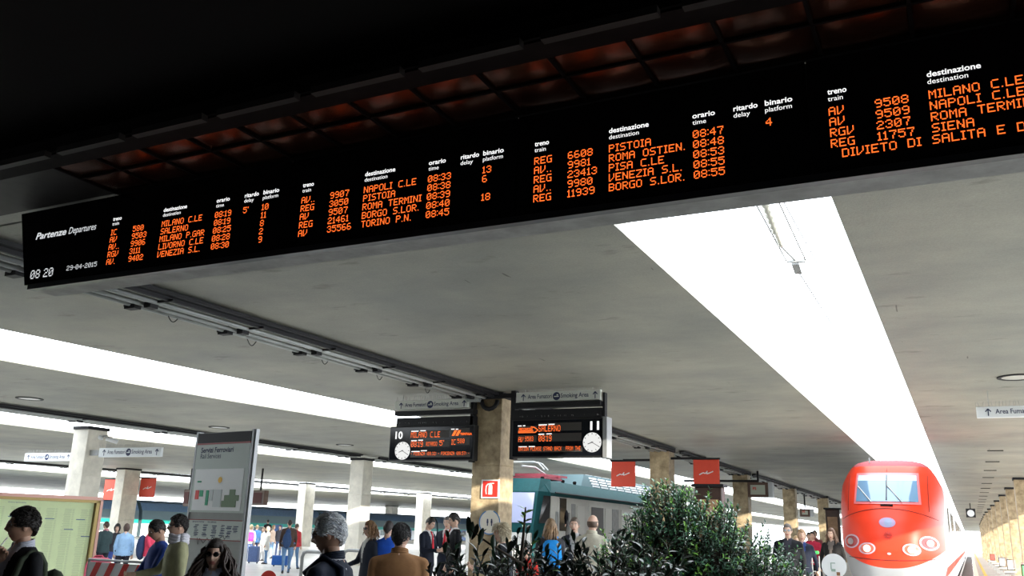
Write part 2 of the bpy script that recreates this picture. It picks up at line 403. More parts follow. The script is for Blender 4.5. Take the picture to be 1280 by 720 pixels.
for i in range(6):
    mb = MB(); a, b = edges[i] + .004, edges[i + 1] - .004
    if i == 0: mb.add([(a, YB, ZB + .0), (b, YB, ZB), (b, YB, ZT), (a - .25, YB, ZT), (a, YB + .02, ZB), (b, YB + .02, ZB), (b, YB + .02, ZT), (a - .25, YB + .02, ZT)], [(0, 1, 2, 3), (4, 7, 6, 5), (0, 4, 5, 1), (1, 5, 6, 2), (2, 6, 7, 3), (3, 7, 4, 0)])
    else: mb.box(((a + b) / 2, YB + .01, (ZB + ZT) / 2), (b - a, .02, ZT - ZB))
    panels.append(BL(mb.build('display_panel', M_GLASSBLK, bd)))
YT = YB - .004
def sub(mbx, name, m, par): o = mbx.build(name, m, par); return o
P = .0081
rowz = [2.522 + EYE - .0715 * k for k in range(5)]
cols = [dict(tr=-6.87, nu=-6.585, de=-6.22, ti=-5.585, dl=-5.265, bi=-5.06), dict(tr=-4.64, nu=-4.35, de=-4.02, ti=-3.43, dl=-3.15, bi=-2.96),
        dict(tr=-2.54, nu=-2.28, de=-1.975, ti=-1.39, dl=-1.12, bi=-.92), dict(tr=-.54, nu=-.275, de=.02, ti=.62, dl=.9, bi=1.1)]
data = [[('IC', '580', 'MILANO C.LE', '08:19', "5'", '10'), ('AV', '9503', 'SALERNO', '08:19', '', '11'), ('AV..', '9906', 'MILANO P.GAR', '08:25', '', '8'), ('RGV', '3111', 'LIVORNO C.LE', '08:28', '', '2'), ('AV.', '9402', 'VENEZIA S.L.', '08:30', '', '9')],
        [('AV..', '9907', 'NAPOLI C.LE', '08:33', '', '13'), ('REG', '3050', 'PISTOIA', '08:38', '', '6'), ('AV', '9507', 'ROMA TERMINI', '08:39', '', ''), ('REG', '21461', 'BORGO S.LOR.', '08:40', '', '18'), ('AV', '35566', 'TORINO P.N.', '08:45', '', '')],
        [('REG', '6608', 'PISTOIA', '08:47', '', '4'), ('AV..', '9981', 'ROMA OSTIEN.', '08:48', '', ''), ('REG', '23413', 'PISA C.LE', '08:53', '', ''), ('AV..', '9980', 'VENEZIA S.L.', '08:55', '', ''), ('REG', '11939', 'BORGO S.LOR.', '08:55', '', '')],
        [('AV', '9508', 'MILANO C.LE', '', '', ''), ('AV', '9509', 'NAPOLI C.LE', '', '', ''), ('RGV', '2307', 'ROMA TERMINI', '', '', ''), ('REG', '11757', 'SIENA', '', '', ''), ('', '', '', '', '', '')]]
for k in range(4):
    c = cols[k]; n_ = 0
    for r in range(5):
        for key, t in zip(('tr', 'nu', 'de', 'ti', 'dl', 'bi'), data[k][r]):
            if t: L1 = MB(); led(L1, t, (c[key], YT, rowz[r]), P, .0079); o = sub(L1, 'lit_word', M_LED, panels[k + 1]); o['kind'] = 'stuff'
    if k == 3: L1 = MB(); led(L1, 'DIVIETO DI SALITA E DISCESA', (-.48, YT, rowz[4]), P * 1.02, .0079); o = sub(L1, 'lit_message', M_LED, panels[k + 1]); o['kind'] = 'stuff'
    z1, z2 = 2.664 + EYE, 2.618 + EYE
    for key, a, b, wa, wb in (('tr', 'treno', 'train', .112, .088), ('de', 'destinazione', 'destination', .285, .215), ('ti', 'orario', 'time', .15, .09), ('dl', 'ritardo', 'delay', .155, .105), ('bi', 'binario', 'platform', .17, .165)):
        if k == 3 and c[key] > .5: continue
        Hd = MB(); put_text(Hd, a, (c[key], YT, z1), wa, .036, bold=.02); put_text(Hd, b, (c[key], YT, z2), wb, .032); sub(Hd, 'column_heading', M_PRINTW, panels[k + 1])['kind'] = 'stuff'
mb = MB(); put_text(mb, 'Partenze', (-7.945, YT, 2.61 + EYE), .44, .066, bold=.02, shear=.2); put_text(mb, 'Departures', (-7.47, YT, 2.61 + EYE), .38, .066, shear=.2)
sub(mb, 'board_title', M_LEDW, panels[0])
mb = MB(); led(mb, '08', (-7.925, YT, 2.205 + EYE), .0125, .0125); led(mb, '20', (-7.735, YT, 2.205 + EYE), .0125, .0125); led(mb, '29-04-2015', (-7.41, YT, 2.238 + EYE), .0078, .0066)
sub(mb, 'date_and_time', M_LEDW, panels[0])
# ================================================================== conduits along the column rows
def conduit(y0, y1, xa, xb, label, zoff=0, rich=True):
    t = empty('conduit_bundle', (xa, y0, H - .13), 0, label, 'conduits')
    def pt(dx, y, z): return Vector((dx + (xb - xa) * (y - y0) / (y1 - y0), y - y0, z))
    mb = MB(); mb.bar(pt(.28, y0, .075), pt(.28, y1, .075), .16, .05); mb.bar(pt(.22, y0, .03), pt(.22, y1, .03), .05, .07); mb.build('cable_tray', M_DKMET, t)
    for dx, r, z in ((-.56, .022, .03), (-.46, .030, .0), (-.35, .018, .02), (-.24, .032, -.01), (-.12, .024, .02), (.0, .036, .0), (.13, .018, .03)):
        mb = MB(); mb.tube([pt(dx, y0, z), pt(dx, y1, z)], r, 6); mb.build('pipe', M_PIPE if r > .0145 else M_DKMET, t, True)
    y = y0 + .9
    while y < y1:
        mb = MB(); c = pt(-.1, y, 0); mb.box(c + Vector((-.05, 0, .0)), (.95, .04, .03)); mb.box(c + Vector((-.3, 0, .05)), (.03, .03, .1)); mb.box(c + Vector((.3, 0, .05)), (.03, .03, .1))
        mb.box(c + Vector((-.36, 0, -.03)), (.2, .12, .06)); mb.box(c + Vector((.0, 0, -.04)), (.12, .14, .08)); mb.build('clamp', M_DKMET, t)
        if rich:
            a = pt(-.58 + .2 * rnd.random(), y + .7, 0); q = [a + Vector((.0, .22 * s, -.10 * sin(pi * (s + .5)) * 1.0 + .01)) for s in [i / 8 - .5 for i in range(9)]]
            mb = MB(); mb.tube(q, .007, 5); mb.build('cable_loop', M_BLACK, t)
        y += 1.75 if rich else 3.2
    return t
conduit(5.7, 17.55, -9.74, -9.50, 'bundle of grey conduits and dark cable tray running to the nearest column')
for y0_, y1_, l_ in ((18.5, 30.7, 'conduit bundle under the canopy behind the platform eleven board'), (31.7, 42.7, 'conduit bundle between the banners column and the framed display'), (43.6, 54.5, 'conduit bundle between the third and fourth middle columns'),
                     (55.4, 66.4, 'conduit bundle between the fourth and fifth middle columns'), (67.4, 77.9, 'furthest visible conduit bundle beside the top of the red train')):
    conduit(y0_, y1_, -9.4 + .008 * (y0_ - 18), -9.4 + .008 * (y1_ - 18), l_, rich=False)
conduit(8, 31.8, -24.4, -23.4, 'conduits running over the second row of columns at the left', rich=False)
conduit(33, 60, -23.3, -22.6, 'conduits beyond the tall pale column at the left', rich=False)
conduit(20, 80, -50.6, -43.2, 'long thin conduits on the far left canopy', rich=False)
# junction bracket at near column
t = empty('junction_bracket', (-9.5, 17.6, H - .2), 0, 'black curved bracket and junction box on top of the nearest column', 'bracket')
mb = MB(); mb.tube([(.1 + .2 * cos(a), 0, .02 + .2 * sin(a)) for a in [pi + pi * i / 8 for i in range(9)]], .05, 8); mb.build('curved_bracket', M_DKMET, t, True)
mb = MB(); mb.box((-.25, -.08, .06), (.3, .16, .16)); mb.build('junction_box', M_PIPE, t)
# ================================================================== platform boards
def spikes(mb, a, b, n, h):
    for i in range(n):
        p = Vector(a).lerp(Vector(b), i / (n - 1)); q = p + Vector((rnd.uniform(-.03, .03), rnd.uniform(-.05, .05), h)); mb.bar(p, q, .004, .004)
def arrow_up(mb, c, s, mi=0):
    c = Vector(c); mb.box(c + Vector((0, 0, -.1 * s)), (.12 * s, .004, .8 * s), mi)
    for k in (-1, 1): mb.bar(c + Vector((0, 0, .42 * s)), c + Vector((k * .32 * s, 0, .05 * s)), .004, .13 * s, mi)
def smoking_sign(xa, xb, z0, z1, y, label, mat_=M_SIGNGREY, group=None, sp=True, arm=None):
    t = empty('smoking_area_sign', ((xa + xb) / 2, y, z0), 0, label, 'sign')
    w = xb - xa; h = z1 - z0
    mb = MB(); mb.box((0, .05, h / 2), (w, .1, h)); bevel(mb.build('panel', mat_, t), .006, 1)
    mb = MB(); f = -.003; k = h * .42
    arrow_up(mb, (-w / 2 + .09 * w, f, h / 2), h * .7); arrow_up(mb, (w / 2 - .06 * w, f, h / 2), h * .7)
    put_text(mb, 'Area Fumatori', (-w / 2 + .145 * w, f, h * .34), .29 * w, k, bold=.012); put_text(mb, 'Smoking Area', (w * .04, f, h * .34), .325 * w, k, bold=.012)
    mb.disc((-.01 * w, f, h / 2), (1, 0, 0), (0, 0, 1), h * .4, 0); mb.build('lettering', M_NAVY, t)
    mb = MB(); mb.box((-.01 * w, f - .002, h * .47), (h * .5, .003, h * .09)); mb.box((-.01 * w + h * .1, f - .002, h * .62), (h * .18, .003, h * .12)); mb.build('cigarette_symbol', mat_, t)
    if sp: mb = MB(); spikes(mb, (-w / 2, .05, h), (w / 2, .05, h), 40, .11); tag(mb.build('bird_spikes', M_GREY, t), kind='stuff')
    if arm is not None:
        xr = arm - (xa + xb) / 2; x1 = math.copysign(w / 2, xr); mb = MB(); mb.box(((xr + x1) / 2, .05, h / 2), (abs(xr - x1) + .02, .05, h * .6)); mb.build('wall_bracket', M_GREY, t)
    else:
        for s in (-.4, .4):
            mb = MB(); mb.box((s * w, .05, h + (H - z1) / 2), (.012, .012, H - z1)); mb.build('hanger', M_PIPE, t)
    return t
def clock_face(t, c, r, hh, mm):
    mb = MB(); mb.disc(Vector(c), (1, 0, 0), (0, 0, 1), r, .012, 28); 
    o = mb.build('clock_face', mat('clock_white', (.95, .95, .93), emit=.9), t)
    mb = MB(); c = Vector(c) + Vector((0, -.016, 0))
    for k in range(12):
        a = 2 * pi * k / 12; d = Vector((sin(a), 0, cos(a))); mb.bar(c + d * r * .8, c + d * r * .93, .003, r * .07)
    for ang, L, w in ((2 * pi * (hh + mm / 60) / 12, .5, .07), (2 * pi * mm / 60, .78, .05)):
        d = Vector((sin(ang), 0, cos(ang))); mb.bar(c - d * r * .12, c + d * r * L, .003, r * w)
    mb.build('clock_hand', M_BLACK, o)
YD = 17.5
def led_w(mb, t, pxa, pya, pxb, h, y, base):
    """LED text between image-measured ends"""
    a = atY(pxa, pya, y) - base; b = atY(pxb, pya, y) - base
    n = sum(len(G5[c].split()[0]) + 1 + (2 if c == ' ' else 0) + (1 if c == '.' else 0) for c in t); led(mb, t, a, (b.x - a.x) / n, h / 7, fill=.8)
# --- board 10
base = Vector((-10.8, YD, EYE + 1.5))
t = empty('platform_board', base, 0, 'black platform ten board with clock at left showing MILANO C.LE', 'platform display')
mb = MB(); mb.box((-.03, .12, .375), (2.26, .24, .79)); bevel(mb.build('housing', M_BLACK, t), .01, 1)
mb = MB(); mb.box((-.03, -.005, .375), (2.2, .01, .73)); mb.build('screen', M_GLASSBLK, t)
mb = MB(); put_text(mb, '10', atY(494.5, 548.5, YD) - base + Vector((0, -.014, 0)), .2, .16, bold=.03); 
for px, py, w in ((514, 539.3, .22), (525.5, 538.6, .16), (514, 551, .17), (523, 550.4, .14), (514, 564.5, .25), (526, 563.5, .18), (564, 536.6, .1), (570, 536.6, .07)):
    p = atY(px, py, YD) - base; mb.box((p.x + w / 2, -.013, p.z), (w * .9, .002, .022))
mb.build('white_lettering', M_PRINTW, t)
clock_face(t, atY(503.5, 563.5, YD) - base + Vector((0, -.008, 0)), .205, 8, 20)
mb = MB()
for a, b, y0, z in ((512.5, 562, 547.8, .17), (512.5, 562, 559, .15), (564, 587, 545, .17), (564, 587, 556.5, .17), (513, 588, 572, .11)):
    p = atY(a, y0, YD) - base; q = atY(b, y0, YD) - base; mb.box(((p.x + q.x) / 2, -.011, p.z + z / 2), (q.x - p.x, .004, z))
mb.build('matrix_window', M_LEDOFF, t)
mb = MB(); bb = base + Vector((0, .016, 0))
led_w(mb, 'MILANO C.LE', 514, 547.2, 551, .13, YD, bb); led_w(mb, '08:19', 514, 558.8, 529.5, .13, YD, bb); led_w(mb, 'RITARDO', 533, 557.5, 547, .09, YD, bb); led_w(mb, "5'", 549.5, 557, 556, .12, YD, bb)
led_w(mb, 'IC', 564.5, 556, 570.5, .12, YD, bb); led_w(mb, '580', 572, 554, 581.5, .1, YD, bb); led_w(mb, '- FIDENZA (09.32) - PIACENZA (09.57) -', 514, 569.3, 587, .075, YD, bb)
p = atY(565, 544.8, YD) - bb
for k in range(2): mb.add([(p.x + .0 + .1 * k, p.z * 0 - .016, p.z), (p.x + .07 + .1 * k, -.016, p.z), (p.x + .14 + .1 * k, -.016, p.z + .12), (p.x + .07 + .1 * k, -.016, p.z + .12)], [(0, 1, 2, 3)])
put_text(mb, 'TRENITALIA', (p.x + .22, -.016, p.z + .01), .3, .05, bold=.02)
tag(mb.build('lit_lettering', M_LED, t), 'orange dot matrix lettering')
mb = MB(); mb.box((.03, .1, .87), (2.08, .16, .2)); mb.box((.03, .04, 1.07), (2.1, .22, .1)); mb.build('upper_casing', M_DKMET, t)
mb = MB(); spikes(mb, (-1., .05, .77), (.9, .05, .77), 60, .09); tag(mb.build('bird_spikes', M_GREY, t), kind='stuff')
mb = MB(); mb.box((1.0, .12, .72), (.07, .2, 1.55)); mb.build('support_post', M_DKMET, t)
smoking_sign(-11.86, -9.86, EYE + 2.65, EYE + 2.86, YD - .03, 'grey smoking area sign on top of the platform ten board')
# --- board 11
base = Vector((-7.7, YD, EYE + 1.55))
t = empty('platform_board', base, 0, 'black platform eleven board with clock at right showing SALERNO', 'platform display')
mb = MB(); mb.box((0.0, .12, .39), (2.14, .24, .82)); bevel(mb.build('housing', M_BLACK, t), .01, 1)
mb = MB(); mb.box((0, -.005, .39), (2.06, .01, .76)); mb.build('screen', M_GLASSBLK, t)
mb = MB(); mb.box((1.11, .12, .39), (.09, .3, .84)); mb.build('side_trim', M_ALU, t)
mb = MB(); put_text(mb, '11', atY(738, 537.2, YD) - base + Vector((0, -.014, 0)), .2, .17, bold=.03)
for px, py, w in ((647.5, 532.6, .1), (654, 532.3, .06), (673, 531.3, .22), (685.5, 530.6, .16), (673, 543, .15), (683, 542.5, .14), (648, 558.7, .22), (661, 558.3, .16)):
    p = atY(px, py, YD) - base; mb.box((p.x + w / 2, -.013, p.z), (w * .9, .002, .022))
mb.build('white_lettering', M_PRINTW, t)
clock_face(t, atY(740.5, 553, YD) - base + Vector((0, -.008, 0)), .205, 8, 20)
mb = MB()
for a, b, y0, z in ((673, 727, 539, .17), (673, 727, 552, .17), (647.5, 671, 541.5, .15), (647.5, 671, 553, .15), (648, 728, 565.5, .11)):
    p = atY(a, y0, YD) - base; q = atY(b, y0, YD) - base; mb.box(((p.x + q.x) / 2, -.011, p.z + z / 2), (q.x - p.x, .004, z))
mb.build('matrix_window', M_LEDOFF, t)
mb = MB(); bb = base + Vector((0, .016, 0))
led_w(mb, 'SALERNO', 673.5, 539.6, 701.5, .13, YD, bb); led_w(mb, '08:19', 673.5, 551.8, 690.5, .13, YD, bb); led_w(mb, 'AV', 648.3, 552.5, 655, .11, YD, bb); led_w(mb, '9503', 656.3, 551.5, 667.5, .1, YD, bb)
led_w(mb, 'ENTION PLEASE STAND BACK  FROM THE', 648.5, 563.7, 726.5, .085, YD, bb)
p = atY(648.3, 541, YD) - bb; z = p.z; x = p.x
for a, b in (((0, .0), (.40, .0)), ((.40, 0), (.47, .05)), ((.47, .05), (.38, .11)), ((.38, .11), (.3, .12)), ((.0, .03), (.36, .03))): mb.bar((x + a[0], -.016, z + a[1]), (x + b[0], -.016, z + b[1]), .003, .018)
put_text(mb, 'FRECCIAROSSA', (x + .01, -.016, z + .05), .33, .05, bold=.02, shear=.3)
tag(mb.build('lit_lettering', M_LED, t), 'orange dot matrix lettering')
mb = MB(); mb.box((-.0, .1, .9), (2.04, .16, .22)); mb.box((0, .04, 1.1), (2.04, .22, .1)); mb.build('upper_casing', M_DKMET, t)
mb = MB(); spikes(mb, (-1., .05, .79), (1., .05, .79), 60, .09); tag(mb.build('bird_spikes', M_GREY, t), kind='stuff')
mb = MB(); mb.box((-1.07, .12, .75), (.1, .2, 1.6)); mb.box((1.06, .1, 1.08), (.05, .14, .5)); mb.build('support_post', M_DKMET, t)
smoking_sign(-8.67, -6.69, EYE + 2.72, EYE + 2.96 - .02, YD - .03, 'grey smoking area sign on top of the platform eleven board')
mb = MB(); mb.box((-9.28, YD + .1, H - .1), (1.4, .1, .1)); tag(mb.build('cross_arm', M_DKMET), 'short black arm crossing the nearest column between both platform boards', 'bracket')
# other smoking signs
mW = mat('sign_pale', (.72, .76, .78), .5)
smoking_sign(-28.5, -26.15, EYE + 1.76, EYE + 2.02, 20, 'white smoking area sign left of the column with cameras', mW, arm=-25.88)
smoking_sign(-24.75, -22.0, EYE + 1.86, EYE + 2.15, 19.9, 'white smoking area sign with spikes right of the column with cameras', mW, arm=-25.22)
smoking_sign(.35, 2.65, EYE + 2.46, EYE + 2.68, 20, 'white smoking area sign hanging at the right edge', mat('sign_white', (.78, .80, .82), .5))
# red banners
def banner(xa, xb, z0, z1, y, label, arm=None):
    t = empty('red_banner', ((xa + xb) / 2, y, z0), 0, label, 'banner'); t['group'] = 'red banners hung from the columns'
    w = xb - xa; h = z1 - z0; mb = MB(); mb.box((0, 0, h / 2), (w, .06, h)); bevel(mb.build('cloth', M_FLAG, t), .01, 1)
    mb = MB(); s = w * .3
    pts = [(-.9, -.2), (-.4, .05), (-.1, -.05), (.15, .28), (.05, -.1), (.35, .0), (.9, .22)]
    for (a, b) in zip(pts, pts[1:]): mb.bar((a[0] * s, -.036, h * .48 + a[1] * s), (b[0] * s, -.036, h * .48 + b[1] * s), .004, .035 * h / .9)
    mb.build('emblem', M_WHITE, t)
    mb = MB(); mb.box((0, 0, h + .03), (w + .06, .1, .06)); 
    if arm: mb.box(((arm - (xa + xb) / 2) / 2, 0, h + .05), (abs(arm - (xa + xb) / 2), .08, .08))
    mb.build('hanging_rail', M_DKMET, t); return t
banner(-11.47, -10.56, EYE + 1.66, EYE + 2.55, 31.1, 'red banner left of the second column, above the green locomotive', -9.9)
banner(-8.43, -7.52, EYE + 1.71, EYE + 2.6, 31.1, 'red banner right of the second column, over the leafy bush', -9.3)
banner(-46.0, -44.7, EYE + 1.3, EYE + 2.44, 40.38, 'red banner right of the far left column', -46.3)
banner(-49.2, -47.9, EYE + 1.1, EYE + 2.36, 40.38, 'red banner half hidden by the timetable corner', -46.8)
# small framed displays
def framed(px0, px1, py0, py1, y, label, lit=(.55, .6, .5), armx=None):
    a = atY(px0, py0, y); b = atY(px1, py1, y); w = b.x - a.x; h = a.z - b.z
    t = empty('framed_display', ((a.x + b.x) / 2, y, b.z), 0, label, 'display')
    mb = MB()
    for s in (-1, 1): mb.box((s * (w / 2 - .06), 0, h / 2), (.12, .3, h)); mb.box((0, 0, h / 2 + s * (h / 2 - .06)), (w - .24, .3, .12))
    mb.build('frame', mat('brown_frame', (.12, .07, .05), .5), t)
    mb = MB(); mb.box((0, 0, h / 2), (w - .24, .2, h - .24)); mb.build('screen', mat('screen_%d' % px0, lit, .4), t)
    mb = MB(); put_text(mb, 'FS', (-w * .25, -.105, h * .5), .16, .12, bold=.03); mb.build('mark', M_RED, t)
    mb = MB(); mb.box((w / 2 + .12, 0, h / 2), (.2, .32, h)); mb.build('side_panel', mat('pale_side', (.6, .62, .64), .4), t)
    mb = MB()
    if armx is not None: mb.box((armx / 2 - w / 4, .0, h + .06), (abs(armx) + w / 2, .1, .1))
    mb.box((0, .0, h + .05 + (H - a.z) / 2), (.08, .08, H - a.z)); mb.build('hanging_arm', M_DKMET, t); return t
framed(935, 961, 603, 622, 42.2, 'brown framed display hanging beside the third middle column', armx=-3.0)
framed(1000, 1013, 636, 646, 60, 'small brown framed display further down the middle platform')
def tilted(px0, px1, py0, py1, y, label):
    a = atY(px0, py0, y); b = atY(px1, py1, y); w = b.x - a.x; h = a.z - b.z
    t = empty('monitor', ((a.x + b.x) / 2, y, b.z), R(-12), label, 'monitor')
    mb = MB(); mb.box((0, 0, h / 2), (w, .3, h)); bevel(mb.build('casing', mat('brown_frame', (0, 0, 0)), t), .03, 1)
    mb = MB(); mb.box((-w * .05, -.16, h / 2), (w * .7, .02, h * .7)); mb.build('screen', mat('maroon_screen', (.10, .02, .018), .5, spec=.2), t)
    mb = MB(); mb.box((0, 0, h + (H - a.z) / 2), (.08, .08, H - a.z)); mb.build('hanger', M_DKMET, t)
tilted(316, 334, 613, 632, 40, 'maroon screened monitor right of the tall information totem')
tilted(232, 240, 612, 633, 40, 'dark monitor just left of the tall information totem')
# signs on the near column
Yf = 17.69 - .03
def wall_sign(name, label, px0, px1, py0, py1):
    a = atY(px0, py0, Yf); b = atY(px1, py1, Yf)
    t = empty(name, ((a.x + b.x) / 2, Yf, (a.z + b.z) / 2), 0, label, 'sign'); return t, b.x - a.x, a.z - b.z
t, w, h = wall_sign('fire_extinguisher_sign', 'red and white fire extinguisher sign on the nearest column', 602.3, 623.8, 599.5, 623)
mb = MB(); mb.box((0, 0, 0), (w, .02, h)); mb.build('plate', M_WHITE, t)
mb = MB(); mb.box((0, -.012, 0), (w * .84, .006, h * .86)); mb.build('red_field', M_RED, t)
mb = MB(); mb.box((.01, -.018, -.07 * h), (.2 * w, .004, .46 * h)); mb.disc((.01, -.0201, .16 * h), (1, 0, 0), (0, 0, 1), .1 * w, 0); mb.box((.01, -.018, .27 * h), (.06 * w, .004, .1 * h)); mb.box((.1 * w, -.018, .3 * h), (.24 * w, .004, .05 * h))
pp = [(-.02, .27), (-.14, .25), (-.22, .12), (-.23, -.1), (-.2, -.28)]
for a, b in zip(pp, pp[1:]): mb.bar((a[0] * w, -.018, a[1] * h), (b[0] * w, -.018, b[1] * h), .004, .05 * w)
mb.build('extinguisher_symbol', M_WHITE, t)
t, w, h = wall_sign('toilet_sign', 'round white toilet sign with blue ring on the nearest column', 599.5, 625.5, 638, 668)
mb = MB(); mb.disc((0, 0, 0), (1, 0, 0), (0, 0, 1), w * .48, .015, 32); mb.build('plate', mat('plate_cream', (.80, .76, .66), .5), t)
mb = MB()
for i in range(40):
    a = R(60) + R(-330 + 90 + 0) * 0 + 2 * pi * i / 40
    if abs(((a - pi / 2 + pi) % (2 * pi)) - pi) < .4: continue
    a2 = a + 2 * pi / 40; mb.bar((cos(a) * w * .47, -.018, sin(a) * w * .47), (cos(a2) * w * .47, -.018, sin(a2) * w * .47), .006, .022)
mb.build('blue_ring', mat('ring_blue', (.06, .22, .5), .5), t)
mb = MB()
for s in (-.05, .05): mb.disc((s, -.018, .055), (1, 0, 0), (0, 0, 1), .018, .003, 12); mb.box((s, -.018, .01), (.04, .003, .06)); mb.box((s, -.018, -.045), (.024, .003, .06))
mb.build('people_symbol', M_NAVY, t)
# ================================================================== ceiling lights
def ring_light(px, py, label):
    p = atZ(px, py, H); t = empty('ceiling_light', (p.x, p.y, H), 0, label, 'ceiling light', 'round recessed ceiling lights')
    mb = MB(); mb.disc((0, 0, -.02), (1, 0, 0), (0, 1, 0), .34, .03, 28, r2=.27); mb.build('ring', M_DKMET, t)
    mb = MB(); mb.disc((0, 0, -.012), (1, 0, 0), (0, 1, 0), .275, .01, 28); mb.build('lens', mat('lamp_glass', (.5, .5, .46), .3), t)
ring_light(37, 498, 'round ceiling light at the far left above the column with cameras'); ring_light(274, 534, 'round ceiling light above the tall information totem')
ring_light(431, 556, 'round ceiling light above the tall pale column'); ring_light(1272, 471, 'round ceiling light at the right edge above the smoking sign')
for i in range(16):
    y = 33 + i * 4.4; mb = MB(); mb.box((1.0, y, H - .012), (.46, .12, .024)); o = mb.build('ceiling_slot', M_DKMET)
    tag(o, ('%s narrow dark slot in the right canopy ceiling, counted from the front' % (ords[i] if i < 10 else ['eleventh', 'twelfth', 'thirteenth', 'fourteenth', 'fifteenth', 'sixteenth'][i - 10])), 'ceiling slot', 'narrow slots in the right ceiling')
# platform clock
t = empty('platform_clock', (.24, 75, H - .75), 0, 'small round black clock hanging over the right platform', 'clock')
mb = MB(); mb.box((0, 0, .05), (.62, .3, .62)); mb.build('casing', M_DKMET, t); mb = MB(); mb.disc((0, -.16, .03), (1, 0, 0), (0, 0, 1), .24, .01, 24); mb.build('dial', M_WHITE, t)
mb = MB(); mb.box((0, 0, .55), (.06, .06, .4)); mb.build('hanger', M_DKMET, t)
# overhead line anchor in the roof gap
t = empty('wire_anchor', (-1.5, 7.8, EYE + 3.35), 0, 'steel frame with insulator holding the overhead wire in the bright roof gap', 'overhead wire fitting')
def up(px, py): p = atZ(px, py, EYE + 3.35); return p - Vector((-1.5, 7.8, EYE + 3.35))
mS = mat('galvanised', (.30, .31, .31), .5, metal=.2)
mb = MB(); mb.box((-.4, -.42, .0), (3.2, .06, .1)); mb.box((-1.9, -.42, -.12), (.08, .08, .2)); mb.box((1.1, -.42, -.12), (.08, .08, .2)); mb.box((0, -.2, 0), (.04, .5, .04)); mb.build('support_beam', mS, t)
mb = MB(); a, b, c, d = up(937, 240), up(966, 236), up(1007, 325), up(983, 326)
for p, q in ((a, b), (c, d)): mb.bar(p, q, .045, .05)
mb.build('cross_bar', mS, t); mb = MB()
for p, q in ((a, d), (b, c)): mb.bar(p, q, .014, .014)
mb.build('side_rod', mS, t); mb = MB(); e, f_ = up(951, 240), up(976, 306)
pts = []; rs = []
for i in range(21): pts.append(e.lerp(f_, i / 20)); rs.append(.028 if i % 2 else .05 if 3 < i < 16 else .035)
mb.tube(pts, rs, 8); mb.build('insulator', mat('pale_porcelain', (.6, .6, .52), .3), t, True)
mb = MB(); mb.bar(up(994, 328), up(998, 340), .09, .06); mb.bar(up(975, 306), up(995, 326), .02, .02); mb.build('clevis', mS, t)
mb = MB(); mb.tube([up(997, 338), Vector((-.1, 40, 0)), Vector((-.1, 90, 0))], .008, 5); mb.tube([up(970, 235), up(1000, 290), Vector((.12, 40, .1)), Vector((.12, 90, .1))], .006, 5); mb.build('contact_wire', M_DKMET, t)
# cameras on left column
for k, (px, py, lab) in enumerate(((126, 547, 'white security camera facing left on the column top'), (140, 549, 'white security camera tilted right beside the column top'))):
    p = atY(px, py, 19.75); t = empty('security_camera', p, R(-35 if k == 0 else 40), lab, 'camera')
    mb = MB(); mb.tube([(-.17, 0, .02), (.17, 0, -.02 - .06 * k)], .075, 10); mb.build('body', M_WHITE, t, True)
    mb = MB(); mb.bar((0, 0, .05), (0 - .30 * k, .2, .08), .03); mb.build('mount', M_GREY, t)
# ================================================================== RED TRAIN
def train_surface(zs, prof, ya, n=48, pw=2.6):
    pass
TC = -1.98; NY = 26.9
t = empty('red_train', (TC, NY, -.04), 0, 'red high speed train with rounded nose, white flanks and oval headlights', 'train')
RT0 = t
# profile tables by height z (above rail): half width, nose y offset
PZ = [-.4, .6, 1.0, 1.4, 1.8, 2.2, 2.6, 2.75, 3.0, 3.3, 3.6, 3.8, 3.92, 4.0, 4.05]
PW = [1.0, 1.2, 1.32, 1.40, 1.43, 1.43, 1.43, 1.43, 1.42, 1.38, 1.25, 1.13, 1.03, .90, .70]
PN = [.55, .25, .06, 0, .05, .16, .36, .46, .70, 1.02, 1.38, 1.66, 1.92, 2.2, 2.6]
def interp(xs, ys, x):
    if x <= xs[0]: return ys[0]
    for i in range(len(xs) - 1):
        if x <= xs[i + 1]:
            u = (x - xs[i]) / (xs[i + 1] - xs[i]); return ys[i] + (ys[i + 1] - ys[i]) * u
    return ys[-1]
YBK = 3.4
def nose_pt(z, a):   # a in [-90,90] degrees around plan curve
    w = interp(PZ, PW, z); y0 = interp(PZ, PN, z); e = 2 / 3.0
    s, c = sin(R(a)), cos(R(a)); return Vector((w * math.copysign(abs(s) ** e, s), YBK - (YBK - y0) * abs(c) ** e, z))
def nose_xz(x, z, off=0):
    w = interp(PZ, PW, z); y0 = interp(PZ, PN, z); u = min(.999, abs(x) / w)
    return Vector((x, YBK - (YBK - y0) * (1 - u ** 3.0) ** (1 / 3.0) - off, z))
nz_, na = 58, 64
zs = [PZ[0] + (PZ[-1] - PZ[0]) * i / nz_ for i in range(nz_ + 1)]
vs = []; fs = []; ms = []
for z in zs:
    for k in range(na + 1): vs.append(nose_pt(z, -90 + 180 * k / na))
for i in range(nz_):
    for k in range(na):
        a = i * (na + 1) + k; fs.append((a, a + 1, a + na + 2, a + na + 1))
        c = sum((vs[j] for j in fs[-1]), Vector()) / 4; z = c.z
        lim = .98 + .42 * (abs(c.x) / 1.25) ** 2.2          # smile line
        red = z > lim and (c.y < 2.6 + max(0, z - 2.2) * .9 or z > 3.3)
        ms.append(1 if z > 3.80 else 0)
me = MB(); me.add(vs, fs); me.m = ms
M_TRED = mat('train_red', (.70, .030, .012), .5, vary=.08, scale=1.5, spec=.2); M_TSIL = mat('train_silver', (.42, .43, .44), .3, metal=.25); M_TROOF = mat('train_roof_red', (.34, .07, .08), .8, spec=.2)
M_TWHT = mat('train_white', (.55, .56, .57), .5, spec=.3)
